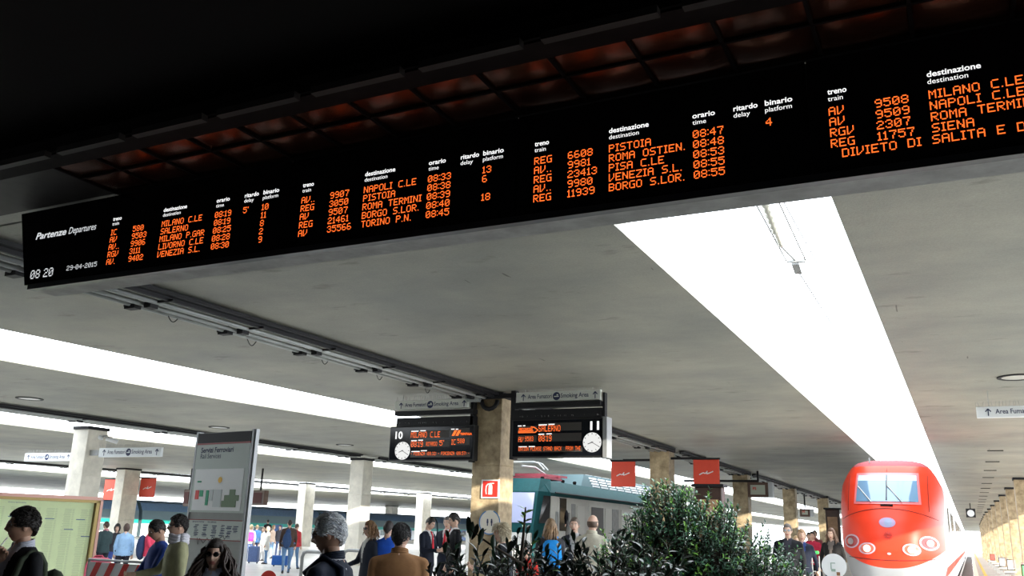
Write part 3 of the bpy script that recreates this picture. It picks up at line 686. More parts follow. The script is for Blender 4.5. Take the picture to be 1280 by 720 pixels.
def livery():
    m = bpy.data.materials.new('train_livery'); m.use_nodes = True; nt = m.node_tree; N = nt.nodes; L = nt.links; b = N['Principled BSDF']
    b.inputs['Roughness'].default_value = .42; b.inputs['Specular IOR Level'].default_value = .3
    tc = N.new('ShaderNodeTexCoord'); sp = N.new('ShaderNodeSeparateXYZ'); L.new(tc.outputs['Object'], sp.inputs[0])
    def M(op, a_, b_):
        n = N.new('ShaderNodeMath'); n.operation = op
        for i, v in enumerate((a_, b_)):
            if v is None: continue
            if isinstance(v, (int, float)): n.inputs[i].default_value = v
            else: L.new(v, n.inputs[i])
        return n.outputs[0]
    lim = M('ADD', M('MULTIPLY', M('POWER', M('MULTIPLY', M('ABSOLUTE', sp.outputs[0], None), .8), 2.2), .42), .98)
    c1_ = M('GREATER_THAN', sp.outputs[2], lim)
    c2_ = M('LESS_THAN', M('SUBTRACT', sp.outputs[1], M('MULTIPLY', M('MAXIMUM', M('SUBTRACT', sp.outputs[2], 2.2), 0), 1.1)), 1.75)
    c3_ = M('GREATER_THAN', sp.outputs[2], 3.3)
    f = M('MULTIPLY', c1_, M('MAXIMUM', c2_, c3_))
    mx = N.new('ShaderNodeMix'); mx.data_type = 'RGBA'; L.new(f, mx.inputs[0]); mx.inputs[6].default_value = (.32, .33, .34, 1); mx.inputs[7].default_value = (.68, .040, .013, 1)
    L.new(mx.outputs[2], b.inputs['Base Color']); return m
me.build('nose_shell', [livery(), M_TROOF], t, True)
def patch(x0, x1, z0, z1, off, nx=16, nz=10, fx=None, th=True):
    mb = MB(); vs = []
    for j in range(nz + 1):
        z = z0 + (z1 - z0) * j / nz
        for i in range(nx + 1):
            x = x0 + (x1 - x0) * i / nx; x = fx(x, z) if fx else x; vs.append(nose_xz(x, z, off))
    fs = [(j * (nx + 1) + i, j * (nx + 1) + i + 1, (j + 1) * (nx + 1) + i + 1, (j + 1) * (nx + 1) + i) for j in range(nz) for i in range(nx)]
    mb.add(vs, fs)
    return mb
tap = lambda x, z: x * (1 - .05 * (z - 2.8))
M_WS = mat('windshield', (.12, .22, .33), .06, spec=.9)
patch(-.87, .87, 2.68, 3.60, .03, fx=tap).build('windscreen_frame', mat('frame_pink', (.7, .16, .17), .35), t, True)
ws = patch(-.81, .81, 2.75, 3.53, .05, fx=tap).build('windscreen', M_WS, t, True)
patch(-.80, .80, 3.36, 3.52, .056, fx=tap, nz=2).build('sun_blind', mat('blind', (.45, .62, .72), .4), ws, True)
for xx in (-.78, 0.02):
    mb = MB(); a = nose_xz(xx, 3.2, .08); b = nose_xz(xx + .38, 2.74, .09); mb.bar(a, b, .03, .02); mb.bar(nose_xz(xx, 3.22, .08), nose_xz(xx, 3.45, .08), .015, .015); mb.build('wiper', M_GREY, t)
mb = MB(); mb.bar(nose_xz(0, 2.8, .07), nose_xz(0, 3.52, .07), .03, .02); mb.build('wiper_post', M_BLACK, t)
# bonnet seams
mb = MB()
P1 = [nose_xz(-1.25 + 2.5 * i / 24, 2.28 + .28 * (1 - (abs(-1.25 + 2.5 * i / 24) / 1.25) ** 2), .012) for i in range(25)]; mb.tube(P1, .008, 4)
P2 = [nose_xz(-1.1 + 2.2 * i / 20, 1.24 - .05 * (1 - (abs(-1.1 + 2.2 * i / 20) / 1.1) ** 2), .012) for i in range(21)]; mb.tube(P2, .010, 4)
for s in (-1, 1): mb.tube([nose_xz(s * (1.05 + .0 * i), 2.5 + .13 * i, .01) for i in range(9)], .008, 4)
mb.tube([nose_xz(0, 3.66, .02), nose_xz(0, 3.95, .02)], .01, 4)
mb.build('panel_seam', mat('seam', (.12, .01, .01), .5), t)
mb = MB(); mb.add([nose_xz(x, z, .02) for x, z in ((-.16, 2.62), (.16, 2.62), (.16, 2.68), (-.16, 2.68))], [(0, 1, 2, 3)]); mb.build('vent', M_COPPER2, t)
def oval(cx, cz, rx, rz, off, n=24, tilt=0, r2=None):
    mb = MB(); out = [nose_xz(cx + cos(a) * rx * cos(tilt) - sin(a) * rz * sin(tilt), cz + cos(a) * rx * sin(tilt) + sin(a) * rz * cos(tilt), off) for a in [2 * pi * k / n for k in range(n)]]
    if r2:
        inn = [nose_xz(cx + cos(a) * rx * r2 * cos(tilt) - sin(a) * rz * r2 * sin(tilt), cz + cos(a) * rx * r2 * sin(tilt) + sin(a) * rz * r2 * cos(tilt), off) for a in [2 * pi * k / n for k in range(n)]]
        mb.add(out + inn, [(k, (k + 1) % n, n + (k + 1) % n, n + k) for k in range(n)])
    else: mb.add(out + [nose_xz(cx, cz, off + .01)], [(k, (k + 1) % n, n) for k in range(n)])
    return mb
M_CHR = mat('headlight_rim', (.55, .38, .45), .5)
for s in (-1, 1):
    o = oval(s * .99, 1.66, .235, .185, .022, tilt=-s * .2, r2=.80).build('headlight', M_CHR, t); 
    oval(s * .99, 1.66, .2, .155, .014, tilt=-s * .2).build('lens', mat('lamp_red', (.35, .04, .04), .15), o); oval(s * 1.02, 1.66, .09, .09, .03).build('reflector', mat('lamp_grey', (.35, .30, .32), .3), o)
    o = oval(s * .56, 1.48, .225, .155, .022, tilt=-s * .12, r2=.80).build('headlight', M_CHR, t)
    oval(s * .56, 1.48, .19, .13, .014, tilt=-s * .12).build('lens', mat('lamp_orange', (.6, .12, .08), .15), o)
    oval(s * .56, 1.48, .10, .10, .03).build('bulb', mat('lamp_lit', (1, .93, .75), emit=1.6 if s < 0 else .9), o)
oval(0, 2.18, .21, .135, .02).build('nose_badge', mat('badge_silver', (.34, .26, .42), .6), t); oval(0.02, 2.18, .1, .1, .03).build('badge_centre', mat('badge_blue', (.25, .30, .45), .5), t)
mb = MB()
for k in range(12):
    a = 2 * pi * k / 12; mb.bar(nose_xz(.03 * cos(a), 1.83 + .03 * sin(a), .015), nose_xz(.11 * cos(a), 1.83 + .11 * sin(a), .015), .012, .012)
mb.build('vent_rosette', mat('dull_red', (.45, .03, .03), .5), t)
oval(0, 1.36, .05, .03, .02).build('marker_lamp', M_PRINTW, t)
# body behind
sec = [nose_pt(z, 90) for z in PZ]
def body(y0, y1):
    mb = MB(); pr = [(interp(PZ, PW, z), z) for z in PZ]; ring = pr + [(-x, z) for x, z in reversed(pr)]; n = len(ring)
    vs = [Vector((x, y0, z)) for x, z in ring] + [Vector((x, y1, z)) for x, z in ring]
    fs = []; ms = []
    for k in range(n):
        j = (k + 1) % n; fs.append((k, n + k, n + j, j)); z = (ring[k][1] + ring[j][1]) / 2
        ms.append(2 if z > 3.5 else 0 if .55 < z < 1.0 else 1)
    mb.add(vs, fs); mb.m = ms; mb.add(vs[:n], [tuple(range(n))], 1); return mb
M_TSIDE = [M_TRED, M_TWHT, mat('train_roof_grey', (.30, .28, .29), .5)]
body(YBK, 19).build('power_car_body', M_TSIDE, t, False)
for k in range(4): body(19.4 + k * 26.5, 19.4 + k * 26.5 + 26).build('coach_body', M_TSIDE, t)
for k in range(5):
    y0 = 8 + k * 2 if k == 0 else 19.8 + (k - 1) * 26.5
    mb = MB(); mb.box((1.425, y0 + (4 if k == 0 else 13), 2.35), (.03, 5 if k == 0 else 23, .8)); mb.build('window_band', M_LENS, t)
mb = MB(); mb.add([(1.45, 3.9, 2.0), (1.45, 5.3, 2.0), (1.45, 5.3, 2.75), (1.44, 4.6, 2.75)], [(0, 1, 2, 3)]); mb.build('cab_window', M_LENS, t)
mb = MB(); mb.tube([nose_xz(-.5, 3.93, 0) + Vector((0, 0, .0)), nose_xz(-.5, 3.93, 0) + Vector((0, 0, .16))], .02); mb.build('horn', M_GREY, t)
for y in (8, 14, 24, 42): 
    mb = MB(); mb.box((0, y, .1), (2.0, 3, 1.2)); mb.build('bogie', M_DKMET, t)
# buffer stop in front of the train is hidden below the frame
# ================================================================== GREEN LOCOMOTIVE
LX = -13.95
t = empty('green_locomotive', (LX - 1.5, 29.2, -.55), 0, 'green and white electric locomotive with folded pantograph at the platform', 'locomotive')
M_TG = mat('loco_green', (.006, .055, .06), .7, spec=.15, vary=.15); M_LW = mat('loco_white', (.52, .52, .49), .45, vary=.12, scale=1)
w = 1.5; ZW = 3.58
# white body side box
def loco_prof(y0, y1): pass
mb = MB()
pr = [(-w, .9), (w, .9), (w, ZW), (-w, ZW)]
mb.add([(x, 2.1, z) for x, z in pr] + [(x, 18, z) for x, z in pr], [(0, 1, 2, 3), (7, 6, 5, 4), (0, 4, 5, 1), (1, 5, 6, 2), (2, 6, 7, 3), (3, 7, 4, 0)])
mb.build('body', M_LW, t)
# cab nose: teal wedge
fr = [(1.15, 1.05, .5), (1.36, .85, 1.2), (1.36, .95, 2.4), (1.32, 1.35, 3.6), (1.15, 1.9, 4.1)]   # halfw, y, z
mb = MB(); vs = []; 
for hw, y, z in fr: vs += [(-hw, y, z), (hw, y, z)]
ysd = [2.4, 2.4, 1.9, 2.1, 2.6]
for (hw, y, z), yb in zip(fr, ysd): vs += [(-w if z < 3.9 else -1.25, yb, z), (w if z < 3.9 else 1.25, yb, z)]
fs = [(2 * i, 2 * i + 1, 2 * i + 3, 2 * i + 2) for i in range(4)] + [(2 * i + 1, 10 + 2 * i + 1, 10 + 2 * i + 3, 2 * i + 3) for i in range(4)] + [(2 * i, 2 * i + 2, 10 + 2 * i + 2, 10 + 2 * i) for i in range(4)] + [(8, 9, 19, 18), (0, 10, 11, 1)]
ms = [1, 0, 0, 0] + [1, 0, 0, 0] * 2 + [0, 0]
mb.add(vs, fs); mb.m = ms; mb.build('cab_nose', [M_TG, M_LW], t)
mb = MB(); lw = lambda x, u, o=.03: Vector((x, .95 + .40 * u - o, 2.4 + 1.2 * u))
mb.add([lw(-1.26, .04), lw(1.26, .04), lw(1.2, .95), lw(-1.2, .95)], [(0, 1, 2, 3)]); mb.build('windscreen', mat('loco_glass', (.35, .38, .55), .1, spec=.9), t)
mb = MB(); mb.add([(1.43, 1.2, 2.45), (1.515, 1.95, 2.45), (1.515, 2.05, 3.45), (1.42, 1.62, 3.45)], [(0, 1, 2, 3)]); mb.build('side_window', M_LENS, t)
mb = MB(); mb.box((0, .80, 1.45), (2.66, .12, 1.3)); mb.build('front_panel', M_LW, t)
mb = MB()   # roof chamfers teal
pr = [(w + .02, ZW - .12), (w + .02, ZW), (1.15, 4.05), (-1.15, 4.05), (-w - .02, ZW), (-w - .02, ZW - .12)]
n = 6; mb.add([(x, 2.0, z) for x, z in pr] + [(x, 18, z) for x, z in pr], [(k, n + k, n + (k + 1) % n, (k + 1) % n) for k in range(5)] + [(5, 4, 3, 2, 1, 0)]); mb.build('roof', M_TG, t)
mb = MB(); mb.tube([(w + .05, 2.4, ZW + .02), (w + .05, 18, ZW + .02)], .03, 6); mb.build('gutter', M_DKMET, t)
def side_rect(px0, px1, z0, z1, name, m, par=t, off=.02):
    y0 = atX(px0, 640, LX).y - 29.2; y1 = atX(px1, 640, LX).y - 29.2
    mb = MB(); mb.box((w + off / 2, (y0 + y1) / 2, (z0 + z1) / 2), (off, y1 - y0, z1 - z0)); return mb.build(name, m, par)
d = side_rect(697.5, 708, .9, 3.4, 'cab_door', mat('door_white', (.56, .56, .53), .4), off=.03)
side_rect(698.7, 706.7, 2.2, 3.42, 'door_window', M_LENS, off=.05)
side_rect(694.3, 696, 1.4, 2.9, 'grab_rail', M_GREY, off=.06); side_rect(709.3, 711, 1.4, 2.9, 'grab_rail', M_GREY, off=.06)
side_rect(714, 719, 2.55, 3.25, 'grille', M_GREY); side_rect(714, 719, 1.9, 2.45, 'grille', M_GREY)
o = side_rect(736, 754, .9, 3.28, 'door_frame', M_LW, off=.05); side_rect(738, 752.5, .9, 3.2, 'luggage_door', mat('door_dark', (.10, .10, .10), .5), off=.07)
side_rect(765, 773, 1.5, 3.2, 'grille', M_GREY); side_rect(776, 792, 1.2, 3.2, 'side_panel', mat('door_white', (0, 0, 0)), off=.03); side_rect(756, 764, 1.2, 3.2, 'side_panel', mat('door_white', (0, 0, 0)), off=.03)
side_rect(721, 730, 1.2, 3.2, 'side_panel', mat('door_white', (0, 0, 0)), off=.03)
# pantograph
mP = mat('maroon_paint', (.28, .05, .07), .5)
mb = MB(); mb.box((.2, 3.6, 4.18), (1.5, 1.6, .08)); mb.box((.2, 3.0, 4.3), (1.3, .12, .1)); mb.box((.2, 4.5, 4.3), (1.3, .12, .1)); mb.bar((.7, 3, 4.3), (.7, 5.4, 4.35), .1, .08); mb.bar((-.3, 3, 4.3), (-.3, 5.4, 4.35), .1, .08); pg = mb.build('pantograph_base', mP, t)
mb = MB(); mb.tube([(.2, 4.9, 4.3), (.2, 3.4, 4.62), (.2, 2.2, 4.58)], .04, 6); mb.build('lower_arm', M_GREY, pg)
mb = MB()
for y in (2.0, 2.35): mb.tube([(-.85, y, 4.42), (-.6, y, 4.66), (-.4, y, 4.72), (.8, y, 4.72), (1.0, y, 4.66), (1.25, y, 4.42)], .03, 6)
mb.build('collector_head', M_GREY, pg)
mb = MB()
for x, y in ((.9, 2.6), (.9, 4.6), (-.5, 2.6), (-.5, 4.6), (1.0, 5.6)): mb.tube([(x, y, 4.02), (x, y, 4.1), (x, y, 4.14), (x, y, 4.2)], [.09, .06, .09, .06], 8)
mb.build('insulator', M_COPPER2, pg)
mb = MB(); mb.add([(-1, 6.2, 4.05), (1.05, 6.2, 4.05), (1.05, 17, 4.05), (-1, 17, 4.05), (-.9, 7.2, 4.6), (.75, 7.2, 4.6), (.75, 17, 4.6), (-.9, 17, 4.6)], [(0, 1, 5, 4), (1, 2, 6, 5), (4, 5, 6, 7), (2, 3, 7, 6), (3, 0, 4, 7)]); rb = mb.build('roof_unit', mat('roof_unit_green', (.07, .11, .12), .8, spec=.1), t)
mb = MB()
for i in range(8):
    for j in range(4):
        y = 8 + i * 1.05; x = 1.02 - .06 * j; z = 4.12 + .115 * j; mb.box((x + .012, y, z), (.05, .8, .07))
for i in range(8):
    for j in range(4): mb.box((.6 - .3 * j, 8 + i * 1.05, 4.61), (.2, .8, .02))
mb.build('white_louvre', M_WHITE, rb)
# driver leaning in the cab door window is built with the people
# ================================================================== FAR COACHES
t = empty('regional_train', (-68, 60, -.55), 0, 'long regional train with blue roof, green stripe and white sides across the far left', 'train')
M_CR = mat('coach_roof_lit', (.10, .17, .28), .4, vary=.2); M_CB = mat('coach_teal', (.09, .14, .16), .5); M_CG = mat('coach_green', (.01, .30, .25), .4); M_CW = mat('coach_white', (.75, .78, .80), .4)  # light on the upper roof is painted as bluer colour above the teal
for k in range(5):
    y0 = -26 + k * 26.4; y1 = y0 + 26
    mb = MB()
    for (x0, z0), (x1, z1), mi in (((.0, .6), (0, 1.75), 3), ((0, 1.75), (0, 2.1), 2), ((0, 2.1), (-.1, 2.9), 1), ((-.1, 2.9), (-.5, 3.6), 0), ((-.5, 3.6), (-1.5, 3.85), 0), ((-1.5, 3.85), (-3, 3.2), 0), ((-3, 3.2), (-3, .6), 3)):
        mb.add([(x0, y0, z0), (x0, y1, z0), (x1, y1, z1), (x1, y0, z1)], [(0, 1, 2, 3)], mi)
    pr = [(0, .6), (0, 2.1), (-.1, 2.9), (-.5, 3.6), (-1.5, 3.85), (-3, 3.2), (-3, .6)]
    for y in (y0, y1): mb.add([(x, y, z) for x, z in pr], [tuple(range(7))], 1)
    c = mb.build('coach', [M_CR, M_CB, M_CG, M_CW], t)
    for j in range(9):
        y = y0 + 1.8 + j * 2.8
        if j in (2, 6): mb = MB(); mb.box((.02, y, 1.25), (.06, 1.5, 1.5)); mb.build('door', mat('coach_door', (.05, .12, .3), .4), c)
        else: mb = MB(); mb.box((.02, y, 1.38), (.05, 1.9, .62)); mb.build('coach_window', mat('coach_glass', (.12, .17, .17), .2), c)
# ================================================================== TOTEM
A = Vector((-10.56, 10.22, 0)); B = Vector((-9.21, 10.0, 0))
d = (B - A); rz = math.atan2(d.y, d.x); Wt = d.length
t = empty('information_totem', (A + B) / 2, rz, 'tall grey rail services totem with a pale station map, left of centre', 'information totem')
TZ = EYE + 1.3
mb = MB(); mb.box((0, .04, TZ / 2), (Wt - .08, .06, TZ)); mb.build('body', mat('totem_grey', (.30, .32, .30), .35, vary=.08), t)
for s in (-1, 1):
    mb = MB(); mb.box((s * (Wt / 2 - .02), .04, TZ / 2 + .01), (.035, .10, TZ + .02)); mb.box((s * (Wt / 2 + .02), .04, TZ / 2 + .01), (.022, .06, TZ + .02)); mb.build('side_post', M_ALU, t)
f = -.004
def tz(py, x=280): return atY(x, py, 10.1).z
def panel(name, x0, x1, z0, z1, m, o=0, par=t):
    mb = MB(); mb.box(((x0 + x1) / 2, f - o, (z0 + z1) / 2), (x1 - x0, .004 + 2 * o, z1 - z0)); return mb.build(name, m, par)
hw = Wt / 2 - .045
panel('header_strip', -hw, hw, tz(553), TZ - .01, M_DKMET, .004)
panel('red_line', -hw, hw, tz(555), tz(553), mat('dark_red', (.25, .02, .02), .4), .004)
panel('upper_field', -hw, hw, tz(641), tz(555), mat('totem_pale', (.50, .57, .53), .4), .001)
mp = panel('station_map', -hw + .05, hw - .08, tz(638.5), tz(586), mat('map_white', (.80, .83, .83), .4), .004)
mb = MB(); put_text(mb, 'Servizi Ferroviari', (-hw + .12, f - .008, tz(565)), .78, .075, bold=.02); mb.build('bold_title', M_NAVY, t)
mb = MB(); put_text(mb, 'Rail Services', (-hw + .12, f - .008, tz(572.5)), .5, .075); mb.build('light_title', M_NAVY, t)
def blk(name, pxs, zz, m): panel(name, pxs[0], pxs[1], zz[0], zz[1], m, .007, t)
g1 = mat('map_green', (.02, .35, .18), .5); g2 = mat('map_olive', (.14, .22, .12), .5); g3 = mat('map_grey', (.6, .66, .66), .5)
u = lambda px: (px - 274.5) / 74.0 * Wt
blk('red_block', (u(246), u(250.5)), (tz(624.5), tz(613)), M_RED); blk('green_block', (u(251.5), u(256)), (tz(621), tz(613)), g1); blk('green_bar', (u(260), u(263.5)), (tz(632), tz(613)), g1)
blk('building_plan', (u(281), u(299)), (tz(634), tz(626)), g2); blk('building_plan', (u(284), u(302)), (tz(626), tz(619)), g2); blk('building_plan', (u(290), u(297)), (tz(619), tz(612)), g2)
blk('grey_block', (u(270), u(280)), (tz(634), tz(612)), g3); blk('grey_block', (u(265), u(269)), (tz(626), tz(612)), g3); blk('green_dot', (u(247), u(252)), (tz(603), tz(601)), g1)
mb = MB(); mb.disc((u(276.5), f - .016, tz(600)), (1, 0, 0), (0, 0, 1), .045, .002, 16); mb.build('location_dot', mat('map_yellow', (.85, .5, .05), .5), t)
panel('legend', -hw, hw, tz(675), tz(650.5), mat('totem_pale', (0, 0, 0)), .003)
panel('red_rule', -hw, hw, tz(651), tz(650), mat('dark_red', (0, 0, 0)), .006); panel('red_rule', -hw, hw, tz(676), tz(675), mat('dark_red', (0, 0, 0)), .006)
mb = MB(); put_text(mb, 'SERVIZI IN STAZIONE', (-hw + .12, f - .009, tz(654)), .28, .02, bold=.02); put_text(mb, 'RAIL SERVICES', (-.15, f - .009, tz(654)), .2, .02, bold=.02)
for ci, cx in enumerate((-.42, -.2, .02, .2, .36, .5)):
    for k in range(5 - (ci == 5) * 2):
        wd = rnd.uniform(.07, .12); z = tz(657 + k * 3.1 + rnd.random()); mb.box((cx + rnd.uniform(-.02, .02), f - .009, z), (wd, .002, .012)); mb.box((cx, f - .009, z - .018), (wd * .8, .002, .007))
mb.build('legend_text', M_NAVY, t)
mb = MB()
q = [(-.36, .62), (-.33, .40), (-.30, .60), (-.2, .45), (-.12, .62), (-.05, .50), (0, .66), (.08, .52), (.15, .6), (.25, .72), (.28, .6), (.36, .75)]
for a, b in zip(q, q[1:]): mb.bar((a[0], f - .009, tz(676) - .25 + a[1] * .45), (b[0], f - .009, tz(676) - .25 + b[1] * .45), .002, .008)
mb.build('scrawl', M_BLACK, t)
# ================================================================== TIMETABLE BOARD
A = Vector((-15.22, 10.2, 0)); B = Vector((-14.67, 12.01, 0)); d = B - A; rz = math.atan2(d.y, d.x)
# extend towards the left of the frame
t = empty('timetable_board', B, rz, 'pale green paper timetable in a brass and copper frame at lower left', 'timetable'); TW = 3.4; TZ = EYE + .37; TB = .25
# front of the panel looks towards +x / -y (local -Y)
M_BRASS = mat('brass', (.30, .22, .08), .4, metal=.5); M_PINKC = mat('polished_copper', (.42, .24, .20), .4, metal=.5)
mb = MB(); mb.box((-TW / 2, .06, (TB + TZ) / 2), (TW, .1, TZ - TB)); mb.build('backing', M_DKMET, t)
mb = MB(); mb.box((-TW / 2, 0, TZ - .03), (TW, .2, .06)); mb.box((-.02, 0, (TB + TZ) / 2 - .04), (.05, .2, TZ - TB - .06)); mb.build('copper_edge', M_PINKC, t)
mb = MB(); mb.box((-TW / 2, -.02, TZ - .085), (TW - .06, .14, .05)); mb.box((-.08, -.02, (TB + TZ) / 2), (.06, .14, TZ - TB - .06)); mb.build('brass_frame', M_BRASS, t)
mb = MB(); mb.box((-TW / 2 - .07, -.0, (TB + TZ) / 2 - .06), (TW - .1, .02, TZ - TB - .1)); sh = mb.build('paper_sheet', mat('timetable_paper', (.74, .88, .52), .6, vary=.04), t)
mb = MB(); mb2 = MB()
for c in range(9):
    x = -.28 - c * .3
    for k in range(52):
        z = TZ - .24 - k * .026; mb.box((x + rnd.uniform(-.008, .008), -.012, z), (.13 + rnd.uniform(-.02, .02), .001, .009)); mb.box((x + .1, -.012, z), (.035, .001, .009))
for (x, z) in ((-.33, .42), (-.88, .42), (-.52, .6), (-.2, .72), (-1.5, .4), (-2.1, .5), (-1.75, .66)): mb2.box((x, -.014, TZ - z), (.16, .002, .014))
put_text(mb2, 'Partenze', (-2.9, -.014, TZ - .2), .3, .04)
put_text(mb2, 'Orario ferroviario', (-1.62, -.014, TZ - .165), .3, .022)
mb.build('printed_rows', mat('print_green', (.55, .66, .40), .7), sh); mb2.build('blue_line', mat('print_blue', (.08, .16, .30), .6), sh)
for x in (-.2, -TW + .2): mb = MB(); mb.box((x, .05, TB / 2), (.08, .08, TB)); mb.build('leg', M_BRASS, t)
# ================================================================== PEOPLE
def head_dir_pts(n, m):
    for i in range(m + 1):
        ph = -pi / 2 + pi * i / m
        for k in range(n):
            th = 2 * pi * k / n           # th = 0 is the face (-Y)
            yield th, ph
def head_point(th, ph):
    """head centred at 0, height .235, face towards -Y, x to the sides"""
    cx, cy, cz = sin(th) * cos(ph), -cos(th) * cos(ph), sin(ph)
    x, y, z = cx * .073, cy * .094, cz * .118
    tneg = max(0, -cz)
    x *= 1 - .30 * tneg ** 1.6; 
    if cy > 0: y *= 1 + .06 * max(0, cz) - .42 * tneg ** 1.2
    else: y *= 1 - .03 * tneg; 
    if cz > .6: x *= 1 + .05; 
    x *= 1 + .05 * max(0, 1 - abs(cz - .25) * 3)
    if cy < 0:
        g = lambda x0, z0, sx, sz: math.exp(-((abs(x) - x0) / sx) ** 2 - ((z - z0) / sz) ** 2)
        fr = min(1, -cy * 1.6)
        y -= fr * (.021 * math.exp(-(x / .011) ** 2 - ((z + .022) / .014) ** 2) + .012 * math.exp(-(x / .009) ** 2 - ((z - .004) / .022) ** 2)   # nose tip, bridge
            + .005 * math.exp(-(x / .045) ** 2 - ((z - .030) / .010) ** 2)                                                                  # brow
            + .007 * math.exp(-(x / .020) ** 2 - ((z + .058) / .007) ** 2) - .004 * math.exp(-(x / .022) ** 2 - ((z + .0655) / .003) ** 2) + .006 * math.exp(-(x / .018) ** 2 - ((z + .073) / .006) ** 2)
            + .011 * math.exp(-(x / .020) ** 2 - ((z + .103) / .016) ** 2))
        y += fr * .012 * g(.031, .010, .014, .012)
        y -= fr * .005 * g(.045, -.025, .02, .02)
    return Vector((x, y, z))
def head_parts(mb, o, q, s, n, m, lip=True):
    vs = []; fs = []; ms = []
    for th, ph in head_dir_pts(n, m): vs.append(o + q @ (head_point(th, ph) * s))
    for i in range(m):
        for k in range(n):
            a = i * n + k; b = i * n + (k + 1) % n; fs.append((a, b, b + n, a + n))
            thc = 2 * pi * (k + .5) / n; phc = -pi / 2 + pi * (i + .5) / m; p = head_point(thc, phc)
            ms.append(1 if (lip and p.y < -.05 and abs(p.x) < .023 and -.076 < p.z < -.052) else 0)
    base = len(mb.v); mb.v += vs; mb.f += [tuple(i + base for i in f) for f in fs]; mb.m += ms
    for sx in (-1, 1):      # ears
        e = Vector((sx * .074, .010, -.008)) * s
        mb.ell(o + q @ e, (.011 * s, .020 * s, .031 * s), 8, 0, q @ Matrix.Rotation(sx * .35, 3, 'Z'))
def hair_shell(o, q, s, style, seed=0):
    n, m = 48, 30; mb = MB(); vs = []; inn = []
    def lim(th):     # lowest z of hair by azimuth (0 front .. pi back)
        a = abs(((th + pi) % (2 * pi)) - pi)
        if style == 'bald':
            return (.3, -.055) if a < .9 else (-.055, .035)
        f = .060 if style != 'fringe' else .035
        if style in ('short', 'grey', 'thick'):
            if a < .75: return f
            if a < 1.15: return f + (a - .75) / .4 * (.012 - f)
            if a < 1.45: return -.012
            if a < 1.8: return .012
            return .012 - (a - 1.8) / (pi - 1.8) * .092
        if a < .8: return f
        if a < 1.3: return f + (a - .8) / .5 * (-.09 - f)
        return -.11
    for th, ph in head_dir_pts(n, m):
        p = head_point(th, ph); L = lim(th)
        if style == 'bald': lo, hi = L; dd = min(p.z - lo, hi - p.z)
        else: dd = p.z - L
        t = max(-.006, min(1, dd / .028)) 
        nz = noise.noise(p * 60 + Vector((seed, 0, 0))) * .5 + noise.noise(p * 150 + Vector((0, seed, 0))) * .5
        th_ = {'short': .012, 'grey': .014, 'thick': .024, 'bald': .005, 'bob': .022, 'long': .024, 'fringe': .02, 'curly': .045}[style]
        k = 1 + ((th_ + .006 * nz) * max(0, t) ** .5 + (-.004 if t <= 0 else .001)) / .1
        if style == 'curly': k += .1 * nz * max(0, t)
        vs.append(o + q @ (p * s * k)); inn.append(t)
    fs = []
    for i in range(m):
        for kk in range(n):
            a = i * n + kk; b = i * n + (kk + 1) % n
            if max(inn[a], inn[b], inn[a + n], inn[b + n]) > 0: fs.append((a, b, b + n, a + n))
    mb.add(vs, fs); return mb
def hand(mb, w, d, s, mi=0, curl=.5, side=1, palm_n=None):
    """palm and five fingers from wrist w pointing along d"""
    w = Vector(w); d = Vector(d).normalized(); pn = Vector(palm_n or (0, -1, 0)); pn = (pn - d * pn.dot(d)).normalized(); u = d.cross(pn) * side
    mb.cap(w - d * .01 * s, w + d * .03 * s, .024 * s, .028 * s, 8, mi)
    pc = w + d * .055 * s; rot = Matrix((u, pn, d)).transposed(); mb.ell(pc, (.040 * s, .017 * s, .050 * s), 10, mi, rot)
    for k, L in enumerate((.068, .078, .072, .056)):
        b = w + d * (.088 - .004 * abs(k - 1.3)) * s + u * (.030 - .020 * k) * s; L *= s
        c1 = d * cos(curl * .6) + pn * sin(curl * .6); c2 = d * cos(curl * 1.6) + pn * sin(curl * 1.6); c3 = d * cos(curl * 2.4) + pn * sin(curl * 2.4)
        p1 = b + c1 * L * .45; p2 = p1 + c2 * L * .32; p3 = p2 + c3 * L * .23
        mb.tube([b - d * .02 * s, b, p1, p2, p3], [.0085 * s, .0092 * s, .0085 * s, .0075 * s, .0052 * s], 7, mi)
    tb = w + d * .030 * s + u * .034 * s; td_ = (d * .65 + u * .75 + pn * .25).normalized(); p1 = tb + td_ * .035 * s; p2 = p1 + (td_ * .6 + d * .6 + pn * .2).normalized() * .03 * s
    mb.tube([tb - td_ * .02 * s, tb, p1, p2], [.011 * s, .012 * s, .0095 * s, .006 * s], 7, mi)
